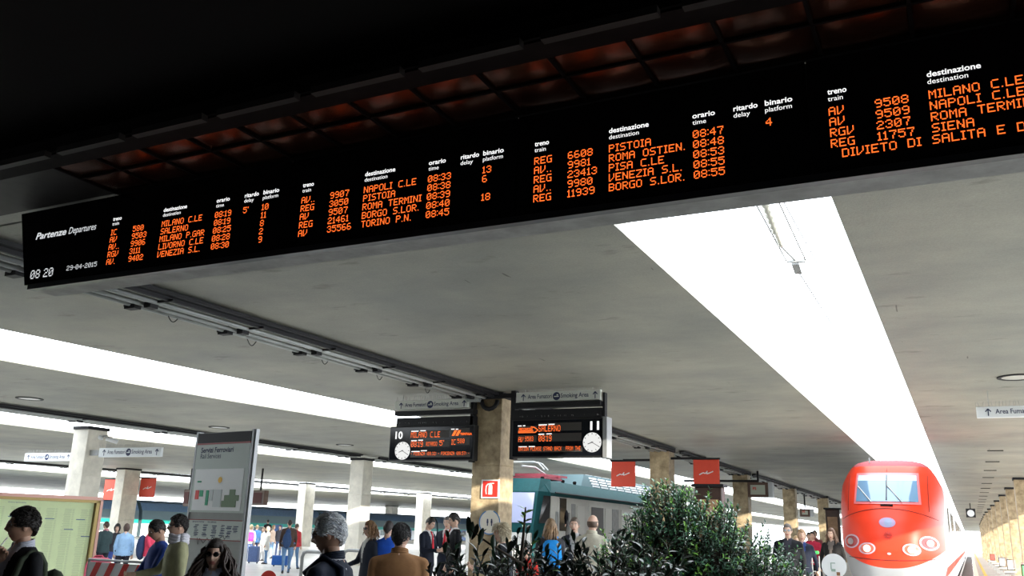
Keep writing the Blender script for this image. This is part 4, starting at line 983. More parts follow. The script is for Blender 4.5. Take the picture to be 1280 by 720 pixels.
def person(label, px, ytop, zc, face, top=(.05, .05, .06), legs=(.03, .03, .04), skin=None, hair='short', haircol=(.02, .015, .012), shirt=None, tie=None, armL=None, armR=None,
           voxel=.022, skirt=False, long_coat=False, hres=(32, 20), tilt=(0, 0), build=1.0, glasses=None, group=None, height=None, stride=.12, collar=None, x_y=None, shoulder=1.0):
    p = atD(px, ytop, zc) if x_y is None else Vector(x_y)
    h = height or p.z; pos = Vector((p.x, p.y, 0)); s = h / 1.75
    tocam = -Vector((p.x, p.y, 0)).normalized(); left = Vector((tocam.y, -tocam.x, 0))     # image left as seen by the camera
    left = -left if left.dot(Vector((cr.x, cr.y, 0))) > 0 else left
    fd = tocam * cos(R(face)) + left * sin(R(face)); rz = math.atan2(fd.y, fd.x) + pi / 2
    t = empty('person', pos, rz, label, 'person', group)
    sk = skin or M_SKIN; b = build
    prim = MB(); SK, TP, LG, SH, ST = 0, 1, 2, 3, 4
    zh = .93; hx = .095 * b
    for sd in (-1, 1):
        fy = stride * sd * .5
        prim.cap((sd * hx, 0, zh), (sd * .105, -.25 * fy + fy * .5, .50), .098 * b, .062, 12, LG)
        prim.cap((sd * .105, fy * .4, .50), (sd * .11, fy + .03 * (sd < 0), .10), .060, .045, 10, LG)
        prim.loft([(0.0, sd * .11, fy - .05, .045, .125), (.035, sd * .11, fy - .05, .047, .128), (.07, sd * .11, fy - .02, .042, .09), (.11, sd * .11, fy + .015, .04, .055)], 12, SH)
    if skirt: prim.loft([(.50, 0, 0, .20 * b, .17), (.75, 0, 0, .19 * b, .15), (.97, 0, 0, .15 * b, .11)], 16, LG)
    hem = .62 if long_coat else .84
    prim.loft([(hem, 0, .0, .185 * b, .128 * b), (.95, 0, 0, .178 * b, .122 * b), (1.08, 0, 0, .162 * b, .112 * b), (1.22, 0, 0, .182 * b * shoulder, .122 * b), (1.34, 0, .005, .196 * b * shoulder, .122 * b),
               (1.42, 0, .01, .180 * b * shoulder, .105), (1.46, 0, .015, .125 * b, .085), (1.495, 0, .018, .075, .068)], 22, TP, 2.3)
    prim.cap((0, .015, 1.44), (0, -.0, 1.56), .056, .053, 12, SK)
    def arm(sd, A):
        sh = Vector((sd * .182 * b * shoulder, .01, 1.385)); A = A or ((sd * .235 * b, .03, 1.12), (sd * .235 * b, -.05, .88), .4)
        el, wr = Vector(A[0]), Vector(A[1])
        prim.cap((sd * .06, .015, 1.445), sh + Vector((0, 0, .012)), .048, .056 * b, 12, TP); prim.cap(sh, el, .058 * b, .047, 12, TP); prim.cap(el, wr, .048, .032, 10, TP); return el, wr, A[2] if len(A) > 2 else .4
    arms = [(-1, arm(-1, armR)), (1, arm(1, armL))]
    me = prim.mesh('tmp', [])
    ob = link('tmp', me); md = ob.modifiers.new('r', 'REMESH'); md.mode = 'VOXEL'; md.voxel_size = voxel / s; md.use_smooth_shade = True
    sm = ob.modifiers.new('s', 'SMOOTH'); sm.factor = .5; sm.iterations = 3 if voxel > .015 else 5
    dg = bpy.context.evaluated_depsgraph_get(); ev = ob.evaluated_get(dg); em = ev.to_mesh()
    kd = kdtree.KDTree(len(prim.f))
    for i, f in enumerate(prim.f): kd.insert(sum((prim.v[j] for j in f), Vector()) / len(f), i)
    kd.balance()
    out = MB(); out.v = [v.co * s for v in em.vertices]; out.f = [tuple(pp.vertices) for pp in em.polygons]
    for pp in em.polygons:
        c = pp.center; best = {}
        votes = [prim.m[i] for (_, i, dd) in kd.find_n(c, 3)]; mi = max(set(votes), key=votes.count)
        if mi == TP and c.z < hem + .005: mi = LG
        if mi == LG and c.z > hem + .02 and abs(c.x) < .2: mi = TP
        if mi == TP and c.z > 1.485 and abs(c.x) < .09: mi = ST if shirt else TP
        if shirt and mi == TP and c.y < -.03 and c.z > 1.12 and abs(c.x) < (c.z - 1.12) * .20 + .004: mi = ST
        if mi == SK and c.z < 1.455 : mi = ST if shirt else TP
        out.m.append({SK: 0, TP: 2, LG: 3, SH: 4, ST: 5}[mi])
    ev.to_mesh_clear(); bpy.data.objects.remove(ob)
    for sd, (el, wr, cu) in arms:
        hand(out, wr * s, (wr - el), s, 0, cu, side=sd, palm_n=(-sd * .5, -.5, 0.2) if abs((wr - el).normalized().z) > .6 else (0, 0, 1 if (wr - el).z < 0.1 else -1) if False else (-sd * .6, -.2, .5))
    q = (Matrix.Rotation(R(tilt[0]), 3, 'X') @ Matrix.Rotation(R(tilt[1]), 3, 'Z'))
    ho = Vector((0, -.015 + (-.03 if tilt[0] > 12 else 0), 1.75 - .122)) * s
    head_parts(out, ho, q, s, *hres)
    mats = [sk, M_LIP, colmat(top), colmat(legs), mat('shoe_leather', (.03, .022, .018), .4), colmat(shirt or top)]
    bo = out.build('body', mats, t, True)
    hm = mat('hair_%02x%02x%02x' % tuple(int(c * 255) for c in haircol), haircol, .5, vary=.5, scale=70, bump=.5)
    hr = None
    if hair: hr = hair_shell(ho, q, s, hair, px).build('hair', hm, t, True)
    # eyes, brows
    ey = MB(); 
    for sx in (-1, 1):
        ey.ell(ho + q @ (Vector((sx * .030, -.0755, .009)) * s), (.0125 * s, .009 * s, .0075 * s), 8, 0, q)
        ey.ell(ho + q @ (Vector((sx * .030, -.082, .009)) * s), (.0055 * s, .0045 * s, .0055 * s), 8, 1, q)
    ey.build('eyes', [M_EYEW, M_EYEB], t, True)
    br = MB()
    for sx in (-1, 1): br.bar(ho + q @ (Vector((sx * .016, -.092, .027)) * s), ho + q @ (Vector((sx * .048, -.080, .030)) * s), .007 * s, .006 * s)
    br.build('eyebrows', hm, t)['kind'] = 'stuff'
    if glasses:
        g = MB(); m1 = M_LENS if glasses == 'sun' else mat('clear_lens', (.3, .32, .34), .1)
        for sx in (-1, 1):
            g.ell(ho + q @ (Vector((sx * .032, -.094, .008)) * s), (.026 * s, .005 * s, .020 * s), 14, 0, q @ Matrix.Rotation(sx * .25, 3, 'Z'))
            g.bar(ho + q @ (Vector((sx * .056, -.088, .014)) * s), ho + q @ (Vector((sx * .076, .01, .010)) * s), .004 * s, .006 * s, 1)
        g.bar(ho + q @ (Vector((-.01, -.102, .012)) * s), ho + q @ (Vector((.01, -.102, .012)) * s), .004 * s, .004 * s, 1)
        g.build('sunglasses' if glasses == 'sun' else 'glasses', [m1, M_DKMET], t, True)
    if tie:
        g = MB(); g.loft([(1.12 * s, 0, -.135 * s * b, .022 * s, .008), (1.18 * s, 0, -.138 * s * b, .034 * s, .010), (1.40 * s, 0, -.12 * s * b, .018 * s, .010), (1.46 * s, 0, -.085 * s, .016 * s, .012), (1.485 * s, 0, -.075 * s, .024 * s, .014)], 10)
        tag(g.build('necktie', colmat(tie, .5), t, True), 'red necktie' if tie[0] > .3 else None)
    if collar is not None:
        g = MB(); pts = []
        for i in range(13):
            a = R(-150 + 300 * i / 12) + pi / 2; pts.append(Vector((cos(a) * .072, .012 + sin(a) * .066, 1.492 + .014 * sin(a))) * s)
        for dz, rr in ((-.006, .013), (.008, .010), (.020, .008), (.030, .005)): g.tube([p_ + Vector((0, 0, dz * s)) for p_ in pts], rr * s, 8)
        g.build('collar', colmat(collar), t, True)
    t['_s'] = s
    return t, s, ho, q
def strand_hair(t, s, ho, q, col, length=.32, spread=.05, n=110, seed=1, fwd=True, rad=.006, wave=1.0):
    rr = random.Random(seed); mb = MB()
    for i in range(n):
        a = rr.uniform(1.15, 2 * pi - 1.15); ph = rr.uniform(-.1, 1.1); p = head_point(a, ph) * 1.14
        pts = [ho + q @ (p * s)]; d = Vector((p.x, p.y, 0)).normalized() if p.xy.length > .01 else Vector((0, 1, 0))
        L = length * rr.uniform(.7, 1.1); out = spread * rr.uniform(.3, 1.2); wv = rr.uniform(0, 6); wa = rr.uniform(.003, .012) * wave
        for k in range(1, 9):
            u = k / 8; pts.append(pts[0] + Vector((d.x * (out * u + .02 * min(1, 2 * u)), d.y * (out * u + .02 * min(1, 2 * u)) , -L * u)) * s + Vector((sin(wv + u * 9), cos(wv + u * 8), 0)) * wa)
        mb.tube(pts, [rad * s * x for x in (1, 1.6, 1.9, 2, 2, 1.8, 1.5, 1.1, .4)], 5)
    return mb.build('hair_strands', mat('strand_%02x%02x%02x' % tuple(int(c * 255) for c in col), col, .45, vary=.4, scale=30), t, True)
def tufts(t, s, ho, q, col, n=500, L=.04, lift=.25, seed=2, front=.062, back=-.07, r=.0032, rough=.5, vec=(0, .6, -1)):
    rr = random.Random(seed); mb = MB(); i = 0
    while i < n:
        a = rr.uniform(-pi, pi); ph = rr.uniform(-.7, 1.5); p = head_point(a % (2 * pi), ph); aa = abs(a)
        lo = front if aa < .9 else .0 if aa < 1.7 else .0 + (aa - 1.7) / (pi - 1.7) * back
        if p.z < lo: continue
        if rr.random() > cos(ph) + .15: continue
        i += 1; nn = p.normalized(); d = Vector(vec) + Vector((rr.uniform(-.6, .6), rr.uniform(-.6, .6), rr.uniform(-.4, .4))); d = (d - nn * d.dot(nn)).normalized()
        b0_ = p * (1.07 + .05 * lift / .5); l = L * rr.uniform(.6, 1.2); k = lift * rr.uniform(.2, 1)
        pts = [b0_, b0_ + d * l * .4 + nn * l * k * .5, b0_ + d * l * .8 + nn * l * k * .5, b0_ + d * l + nn * l * k * .2]
        mb.tube([ho + q @ (x * s) for x in pts], [r * s, r * 1.3 * s, r * s, r * .3 * s], 4)
    return mb.build('hair_tufts', mat('tuft_%02x%02x%02x' % tuple(int(c * 255) for c in col), col, rough, vary=.3, scale=60), t, True)
def backpack(t, s, col, w=.30, h=.42, z=1.18, y=.2, label=None):
    mb = MB(); mb.loft([((z - h / 2) * s, 0, y * s, w * .46 * s, .07 * s), ((z - h / 2 + .04) * s, 0, y * s, w * .5 * s, .09 * s), (z * s, 0, (y + .01) * s, w * .5 * s, .1 * s), ((z + h / 2 - .06) * s, 0, (y - .01) * s, w * .45 * s, .085 * s), ((z + h / 2) * s, 0, (y - .02) * s, w * .25 * s, .05 * s)], 16, 0, 3.2)
    mb.loft([((z - h / 2 + .05) * s, 0, (y + .07) * s, w * .34 * s, .05 * s), ((z - .02) * s, 0, (y + .08) * s, w * .34 * s, .05 * s)], 12, 0, 3.5)
    for sx in (-1, 1):
        mb.tube([Vector((sx * .09, y - .09, z + h / 2 - .05)) * s, Vector((sx * .11, .04, 1.475)) * s, Vector((sx * .12, -.11, 1.38)) * s, Vector((sx * .13, -.14, 1.2)) * s, Vector((sx * .17, -.02, 1.0)) * s, Vector((sx * .14, .1, .98)) * s], .016 * s, 6)
    o = mb.build('backpack', colmat(col), None, True); o.parent = None; o.location = t.location; o.rotation_euler = t.rotation_euler
    return tag(o, label, 'backpack')
def carried(t, mb, name, m, label, cat):
    o = mb.build(name, m, None, True); o.location = t.location; o.rotation_euler = t.rotation_euler; return tag(o, label, cat)
NAVY = (.018, .025, .05); BLK = (.014, .014, .018); JEAN = (.12, .22, .38)
FGV = .011
# --- dark haired man at the far left, profile, hand at the mouth
t, s, ho, q = person('dark haired man in black jacket and white shirt, in profile before the timetable', 34.5, 636, 6.1, 62, top=(.012, .013, .016), shirt=(.55, .57, .66), hair='short', haircol=(.010, .007, .005), skin=M_SKIN_D, voxel=FGV, hres=(64, 44),
   collar=(.55, .57, .66), armR=((-.16, -.15, 1.13), (-.02, -.135, 1.375), .8), armL=((.25, .03, 1.12), (.24, -.08, .9), .4), tilt=(2, -22), shoulder=1.05)
tufts(t, s, ho, q, (.012, .008, .006), 1300, .040, .45, 4, front=.06, vec=(0, .9, .25))
mb = MB(); mb.tube([Vector((.14, .14, 1.20)) * s, Vector((.15, .11, 1.37)) * s, Vector((.16, .06, 1.435)) * s, Vector((.165, .0, 1.452)) * s, Vector((.17, -.07, 1.40)) * s, Vector((.18, -.12, 1.25)) * s, Vector((.19, -.10, 1.05)) * s], .022 * s, 6)
mb.ell(Vector((.1, .22, 1.12)) * s, (.14, .09, .2), 14)
carried(t, mb, 'shoulder_bag', colmat((.06, .075, .05)), 'olive green bag strap over the shoulder of the man in profile', 'bag')
mb = MB(); wr = Vector((.02, -.165, 1.475)) * s; mb.tube([wr, wr + Vector((-.01, .045, .065))], .0045, 6); carried(t, mb, 'cigarette', M_WHITE, 'white cigarette held at the mouth by the man in profile', 'cigarette')
# --- grey haired man
t, s, ho, q = person('grey haired man in navy quilted jacket, seen from behind his shoulder, looking down left', 417, 642, 5.1, 112, top=(.015, .022, .042), shirt=(.5, .5, .55), hair='grey', haircol=(.55, .60, .68), skin=M_SKIN_D, voxel=FGV, hres=(64, 44),
   collar=(.015, .022, .042), armR=((-.36, -.16, 1.22), (-.30, -.42, 1.12), .6), tilt=(12, 8), glasses='clear', shoulder=1.1, build=1.08)
tufts(t, s, ho, q, (.84, .87, .93), 1700, .034, .12, 5, back=-.085, front=.07, vec=(0, 1, -.2))
mb = MB(); mb.tube([Vector((.15, .135, 1.05)) * s, Vector((.13, .15, 1.25)) * s, Vector((.11, .12, 1.44)) * s, Vector((.10, .0, 1.50)) * s, Vector((.1, -.11, 1.40)) * s], .020 * s, 6); carried(t, mb, 'bag_strap', colmat((.03, .04, .07)), 'dark strap across the back of the grey haired man', 'strap')
# --- man in brown jacket from behind
t, s, ho, q = person('man in tan brown jacket with combed black hair, seen from the back', 502, 654, 7.6, 184, top=(.30, .155, .07), hair='short', haircol=(.014, .012, .012), voxel=FGV, hres=(56, 36), collar=(.30, .155, .07), tilt=(6, -14), shoulder=1.12, build=1.05)
tufts(t, s, ho, q, (.012, .010, .010), 1300, .030, .03, 6, back=-.08)
# --- woman with sunglasses
t, s, ho, q = person('woman with long dark wavy hair and round sunglasses in front of the totem', 271, 676, 6.6, 18, top=(.02, .03, .055), shirt=(.5, .55, .7), hair='long', haircol=(.018, .010, .007), voxel=FGV, hres=(64, 44), glasses='sun', collar=(.5, .55, .7), tilt=(0, 6))
strand_hair(t, s, ho, q, (.030, .016, .010), .36, .13, 260, 3, rad=.0065, wave=2.2)
# --- blurred pair
t, s, ho, q = person('young man in olive parka with pale scarf and sunglasses, left of the totem', 226, 644, 9.2, 80, top=(.34, .34, .20), hair='short', haircol=(.02, .015, .012), glasses='sun', hres=(48, 32), voxel=.014, collar=(.62, .62, .66), armR=((-.25, -.12, 1.15), (-.18, -.36, 1.12), .6))
tufts(t, s, ho, q, (.014, .010, .008), 400, .03, .5, 7, vec=(0, .8, .3))
mb = MB(); 
for i in range(3): mb.tube([Vector((cos(a) * .095, .01 + sin(a) * .09, 1.47 + .03 * i + .01 * sin(3 * a))) * s for a in [2 * pi * k / 16 for k in range(17)]], .026 * s, 8)
carried(t, mb, 'scarf', colmat((.6, .6, .66)), 'pale grey scarf round the neck of the man in olive parka', 'scarf')
t, s, ho, q = person('man in bright blue jacket bending over his phone, left of the olive parka', 203, 650, 9.6, 72, top=(.03, .07, .30), legs=(.05, .10, .25), hair='short', haircol=(.02, .015, .012), skin=M_SKIN_D, hres=(48, 32), voxel=.014, tilt=(24, 0), armR=((-.22, -.12, 1.13), (-.12, -.34, 1.06), .8), armL=((.22, -.12, 1.13), (.08, -.34, 1.06), .8))
tufts(t, s, ho, q, (.014, .010, .008), 400, .03, .1, 8, vec=(0, .9, .0))
mb = MB(); mb.box(Vector((-.02, -.44, 1.08)) * s, (.07, .14, .01)); carried(t, mb, 'mobile_phone', M_BLACK, 'black phone in the hands of the man in blue jacket', 'phone')
# --- left background couple and others
person('man in dark green jacket and pink scarf standing with arms crossed behind the barrier', 134, 652, 23, 150, top=(.035, .06, .065), collar=(.5, .2, .25), hair='short', haircol=(.06, .03, .02), armR=((-.24, -.08, 1.12), (.02, -.20, 1.12), .6))
person('woman with black curly hair between the green jacket and the denim jacket', 147.5, 656, 25, 10, top=(.05, .05, .06), legs=(.06, .10, .35), hair='curly', haircol=(.01, .01, .01))
person('woman in pale denim jacket over a maroon top, seen from behind by the barrier', 159, 655, 22, 185, top=(.30, .48, .72), legs=(.02, .02, .03), hair='bob', haircol=(.07, .04, .03), build=1.05)
t, s, ho, q = person('woman in red cardigan carrying a navy bag, right of the denim jacket', 190, 656, 22, -70, top=(.55, .05, .10), legs=(.6, .62, .68), hair='long', haircol=(.22, .10, .05), armR=((-.22, -.1, 1.13), (-.1, -.33, 1.2), .8), armL=((.22, -.1, 1.13), (.08, -.33, 1.2), .8))
mb = MB(); mb.ell(Vector((.0, .22, 1.1)) * s, (.17, .12, .3), 14); mb.ell(Vector((.1, .1, 1.3)) * s, (.15, .1, .12), 12); carried(t, mb, 'navy_bag', colmat((.03, .05, .12)), 'navy bag on the back of the woman in red cardigan', 'bag')
person('thin far figure in white at the edge of the timetable', 127, 664, 26, 90, top=(.6, .6, .65), legs=(.3, .05, .08), hair='short', haircol=(.05, .03, .02))
t, s, ho, q = person('man in brown coat and jeans with a navy sling bag, back turned, at mid distance', 362.5, 653, 30, 175, top=(.07, .045, .035), legs=JEAN, hair='short', haircol=(.02, .015, .015), height=1.72, stride=.3, build=1.1)
mb = MB(); mb.ell(Vector((.06, .2, 1.08)) * s, (.15, .1, .27), 14); mb.ell(Vector((.04, .16, 1.32)) * s, (.09, .07, .15), 12); carried(t, mb, 'sling_bag', colmat((.03, .06, .14)), 'navy sling bag on the back of the man in brown coat', 'bag')
person('man in red jacket and jeans walking just behind the brown coat', 371, 658, 33, -150, top=(.55, .05, .06), legs=JEAN, hair='short', haircol=(.1, .06, .04), stride=.3, height=1.6)
t, s, ho, q = person('person with fair hair in sky blue jacket, standing beyond the totem', 321, 664, 40, 190, top=(.12, .30, .62), legs=(.04, .05, .12), hair='short', haircol=(.55, .40, .22), height=1.5)
t, s, ho, q = person('fair haired woman in white with a pink backpack, beyond the totem', 314, 662, 38, 170, top=(.7, .68, .66), legs=(.1, .15, .3), hair='bob', haircol=(.62, .48, .28), height=1.5)
backpack(t, s, (.75, .06, .40), label='bright pink backpack on the woman in white beyond the totem')
person('person in long white coat, at mid distance, left of the train door', 335, 667, 36, 100, top=(.75, .73, .68), legs=JEAN, hair='bob', haircol=(.5, .4, .3), height=1.45, long_coat=True)
person('person in cream top standing at the far train door', 329, 672, 39, 60, top=(.7, .66, .58), legs=(.5, .5, .52), hair='short', haircol=(.3, .2, .12), height=1.4)
person('small figure in pale blue jeans beside the blue holdall', 341, 668, 42, -60, top=(.6, .45, .35), legs=(.3, .45, .65), hair='bob', haircol=(.3, .2, .1), height=1.5)
person('dark clothed figure right of the far train door', 349.5, 668, 44, 20, top=(.08, .08, .1), legs=(.1, .15, .3), hair='short', haircol=(.03, .02, .02), height=1.5)
person('dark figure climbing through the far train door', 334.5, 658, 58, 170, top=(.05, .05, .06), hair='short', height=1.8)
# --- centre
t, s, ho, q = person('woman with brown bob and sunglasses in navy blazer, walking left before the pale column', 464, 652, 13.6, 65, top=(.022, .028, .045), shirt=(.6, .6, .58), legs=(.03, .03, .05), hair='bob', haircol=(.22, .12, .05), glasses='sun', hres=(48, 32), voxel=.016, armR=((-.24, -.08, 1.13), (-.16, -.32, 1.06), .7))
strand_hair(t, s, ho, q, (.24, .13, .06), .17, .03, 90, 5)
person('person in cobalt blue anorak partly hidden behind the tan jacket', 486, 651.5, 13.5, 200, top=(.02, .10, .55), legs=(.05, .05, .08), hair='short', haircol=(.03, .02, .02), x_y=None, hres=(40, 26))
SA = dict(shirt=(.7, .7, .72), tie=(.62, .02, .04), hres=(48, 32), voxel=.016)
person('man in navy suit and red tie looking down at a phone, leftmost of three suits', 536, 646.5, 18, -55, top=(.012, .016, .03), legs=(.012, .014, .02), hair='short', haircol=(.02, .015, .012), tilt=(22, 0), armR=((-.24, -.05, 1.12), (-.12, -.30, 1.14), .8), armL=((.24, -.05, 1.12), (.08, -.32, 1.14), .8), **SA)
person('grey haired man in navy suit holding out a phone, middle one of the three suits', 560, 645.5, 19.3, 22, top=(.012, .016, .03), legs=(.012, .014, .02), hair='short', haircol=(.16, .15, .15), tilt=(10, 0), armR=((-.25, -.05, 1.12), (-.24, -.30, 1.16), .9), **SA)
person('bearded man in black suit with red tie, rightmost of the three suits', 569, 642, 16.9, 75, top=(.010, .011, .014), legs=(.010, .011, .014), hair='thick', haircol=(.012, .010, .010), tilt=(12, 0), **SA)
t, s, ho, q = person('woman with short ash blonde hair in dark cardigan beside the nearest column', 628.5, 655, 11, 70, top=(.045, .05, .06), legs=(.03, .03, .04), hair='bob', haircol=(.42, .36, .26), hres=(56, 36), voxel=.014, armR=((-.24, -.08, 1.13), (-.14, -.33, 1.2), .9))
tufts(t, s, ho, q, (.50, .43, .30), 600, .07, .35, 9, front=.045)
person('person in red jacket low behind the dark shrub', 659, 681, 13, 40, top=(.60, .04, .03), legs=(.05, .05, .06), hair='thick', haircol=(.015, .012, .01), height=1.42, hres=(40, 26))
t, s, ho, q = person('woman with long light brown hair wearing a bright blue backpack', 688.5, 649.5, 15, 172, top=(.05, .05, .055), legs=(.03, .03, .05), hair='long', haircol=(.24, .15, .08), hres=(40, 26))
strand_hair(t, s, ho, q, (.30, .18, .09), .28, .03, 100, 8)
backpack(t, s, (.02, .28, .75), w=.32, h=.5, label='bright blue backpack on the long haired woman near the locomotive')
person('man in dark jacket with grey shirt facing the camera beside the locomotive', 718.5, 647, 15.6, 10, top=(.035, .04, .055), shirt=(.45, .45, .46), legs=(.03, .03, .05), hair='short', haircol=(.13, .10, .08), hres=(48, 32))
person('bald man in cream coat seen from behind, in front of the locomotive', 740.5, 643.5, 13.6, 205, top=(.60, .57, .46), legs=(.15, .13, .1), hair='bald', haircol=(.10, .06, .04), hres=(56, 36), voxel=.016, collar=(.60, .57, .46), shoulder=1.08)
person('person in dark clothes half hidden by the bush, right of the bald man', 794, 657, 17, 60, top=(.05, .05, .06), hair='short', haircol=(.03, .02, .015))
# driver
dp = atX(703.5, 628.5, LX - .15); person('locomotive driver in dark jacket leaning in the cab window', 703.5, 628.5, 25, 60, top=(.02, .02, .025), hair='thick', haircol=(.01, .01, .01), x_y=(dp.x + .05, dp.y, 1), height=1.7, voxel=.03)
drv = [o for o in COL.objects if o.get('label', '').startswith('locomotive driver')][0]; drv.location.z = dp.z - 1.68
# --- right side
t, s, ho, q = person('man with glasses in long black coat walking right of the bush', 984, 655, 17.5, 5, top=(.006, .007, .009), shirt=(.03, .03, .04), legs=(.02, .02, .03), hair='short', haircol=(.12, .10, .09), glasses='clear', hres=(40, 26), voxel=.016, long_coat=True, stride=.3, build=1.08)
person('fair haired woman in navy top and open jacket, walking beside the man in black coat', 1001.5, 662, 19.5, -8, top=(.007, .010, .022), shirt=(.02, .04, .14), legs=(.02, .02, .03), hair='bob', haircol=(.42, .26, .14), hres=(40, 26), stride=.3, armL=((.27, .06, 1.14), (.30, .12, .92), .4))
person('fair haired person just behind the woman in navy top', 995, 667, 24, 0, top=(.4, .3, .22), hair='bob', haircol=(.5, .34, .18), height=1.7)
person('person in red jacket using a phone near the green trolley', 1015, 664.5, 27, 5, top=(.50, .03, .07), legs=(.03, .03, .04), hair='short', haircol=(.02, .015, .015), armR=((-.24, -.08, 1.13), (-.1, -.3, 1.2), .8), armL=((.24, -.08, 1.13), (.08, -.3, 1.2), .8))
person('second person in dark red standing behind the phone user', 1011, 665.5, 29, 0, top=(.35, .03, .05), hair='short', haircol=(.03, .02, .02))
person('distant person beyond the phone user', 1018.5, 663, 33, 20, top=(.3, .1, .1), hair='short', haircol=(.08, .05, .03))
t, s, ho, q = person('woman with long brown hair in black leather jacket striding beside the red train', 1039, 661, 21.5, 20, top=(.010, .009, .009), shirt=(.12, .1, .09), legs=(.03, .05, .10), hair='long', haircol=(.14, .07, .04), hres=(40, 26), stride=.45, armR=((-.28, .05, 1.13), (-.32, .0, .9), .4))
strand_hair(t, s, ho, q, (.15, .08, .045), .26, .03, 70, 9)
# ================================================================== STREET FURNITURE AND LUGGAGE
def striped_barrier(pxa, pxb, ytop, y_, label):
    a = atY(pxa, ytop, y_); b = atY(pxb, ytop, y_); w = b.x - a.x; zt = a.z
    t = empty('striped_barrier', ((a.x + b.x) / 2, y_, 0), 0, label, 'barrier')
    mb = MB(); mb.box((0, 0, zt - .13), (w, .03, .2)); mb.build('white_board', M_WHITE, t)
    n = int(w / .22)
    for i in range(n):
        x = -w / 2 + .1 + i * w / n; mb = MB()
        mb.add([(x - .05, -.018, zt - .23), (x + .05, -.018, zt - .23), (x + .15, -.018, zt - .03), (x + .05, -.018, zt - .03), (x - .05, .018, zt - .23), (x + .05, .018, zt - .23), (x + .15, .018, zt - .03), (x + .05, .018, zt - .03)], [(0, 1, 2, 3), (4, 7, 6, 5), (0, 4, 5, 1), (1, 5, 6, 2), (2, 6, 7, 3), (3, 7, 4, 0)]); mb.build('red_stripe', M_RED, t)
    mb = MB(); mb.tube([(-w / 2, 0, .0), (-w / 2, 0, zt), (w / 2, 0, zt), (w / 2, 0, 0)], .02, 8); mb.tube([(-w / 2, 0, .2), (w / 2, 0, .2)], .015, 6); mb.build('tube_frame', M_ALU, t, True)
    for i in range(8):
        x = -w / 2 + w * (i + 1) / 9; mb = MB(); mb.tube([(x, 0, .2), (x, 0, zt - .24)], .009, 6); mb.build('upright', M_ALU, t)
striped_barrier(112, 200, 699, 8.2, 'red and white striped barrier at the lower left behind the timetable')
p = atD(124.5, 697, 14.5) 
t = empty('pink_bag', (p.x, p.y, 0), .3, 'pink cloth bag standing at the right foot of the timetable', 'bag')
mb = MB(); zt = p.z; mb.loft([(0, 0, 0, .2, .12), (.2, 0, 0, .22, .14), (zt - .12, 0, 0, .2, .12), (zt - .02, .01, 0, .17, .09), (zt, .02, 0, .12, .05)], 14, 0, 3); mb.build('cloth_body', colmat((.75, .12, .20)), t, True)
mb = MB(); mb.tube([(-.1, 0, zt - .03), (-.08, 0, zt + .02), (.04, 0, zt + .03), (.1, 0, zt - .03)], .015, 6); mb.build('handle', colmat((.75, .12, .20)), t, True)
def handrail(pxa, pxb, ytop, zc, label):
    a = atD(pxa, ytop, zc); b = atY(pxb, ytop, a.y); t = empty('handrail', (a.x, a.y, 0), 0, label, 'handrail'); L = b.x - a.x; zt = a.z
    mb = MB(); mb.tube([(0, 0, 0), (0, 0, zt - .12), (.03, 0, zt - .03), (.12, 0, zt), (L - .12, 0, zt), (L - .03, 0, zt - .03), (L, 0, zt - .12), (L, 0, 0)], .035, 8); mb.build('bent_tube', M_GREY, t, True)
    mb = MB(); mb.tube([(0, 0, zt * .5), (L, 0, zt * .5)], .025, 8); mb.build('middle_rail', M_GREY, t, True)
handrail(378.5, 412, 689, 18, 'grey bent tube handrail left of the grey haired man')
handrail(430, 456, 687.5, 19, 'grey tube handrail before the pale column, right of the grey haired man')
def suitcase(px, py, zc, col, label, w=.42, h=.62, d=.26, name='suitcase'):
    p = atD(px, py, zc); t = empty(name, (p.x, p.y, 0), .4, label, 'luggage')
    mb = MB(); mb.box((0, 0, .05 + h / 2), (w, d, h)); bevel(mb.build('shell', colmat(col, .5), t), .04, 3)
    mb = MB(); mb.tube([(-.1, .08, h), (-.1, .08, h + .35), (.1, .08, h + .35), (.1, .08, h)], .012, 6); mb.build('pull_handle', M_GREY, t)
    for sx in (-1, 1):
        mb = MB(); mb.tube([(sx * w * .4 - .02, 0, .035), (sx * w * .4 + .02, 0, .035)], .035, 10); mb.build('wheel', M_BLACK, t)
suitcase(316.5, 700, 36, (.08, .12, .25), 'dark blue suitcase standing behind the totem edge, below the pink backpack')
suitcase(350, 705, 34, (.03, .12, .42), 'blue holdall on the platform left of the brown coat', w=.6, h=.36, d=.3)
suitcase(1016, 700, 17, (.02, .02, .025), 'black suitcase with a red tag at the foot of the green trolley', w=.5, h=.42, d=.3)
p = atD(1014.5, 690, 21); t = empty('luggage_trolley', (p.x, p.y, 0), .1, 'metal luggage trolley with a green handle, left of the third middle column', 'trolley')
mb = MB()
for x in (-.16, 0, .16): mb.tube([(x, .0, .15), (x, 0, 1.25)], .014, 6)
for z in (.4, .65, .9, 1.1): mb.tube([(-.16, 0, z), (.16, 0, z)], .012, 6)
mb.tube([(-.16, 0, .15), (-.16, -.5, .15), (.16, -.5, .15), (.16, 0, .15)], .016, 6); mb.build('cage', M_GREY, t)
mb = MB(); mb.box((0, -.03, 1.33), (.34, .08, .08)); bevel(mb.build('green_handle', mat('trolley_green', (.05, .45, .10), .4), t), .03, 2)
for x in (-.15, .15):
    for y in (0, -.45): mb = MB(); mb.tube([(x - .02, y, .07), (x + .02, y, .07)], .07, 12); mb.build('wheel', M_BLACK, t)
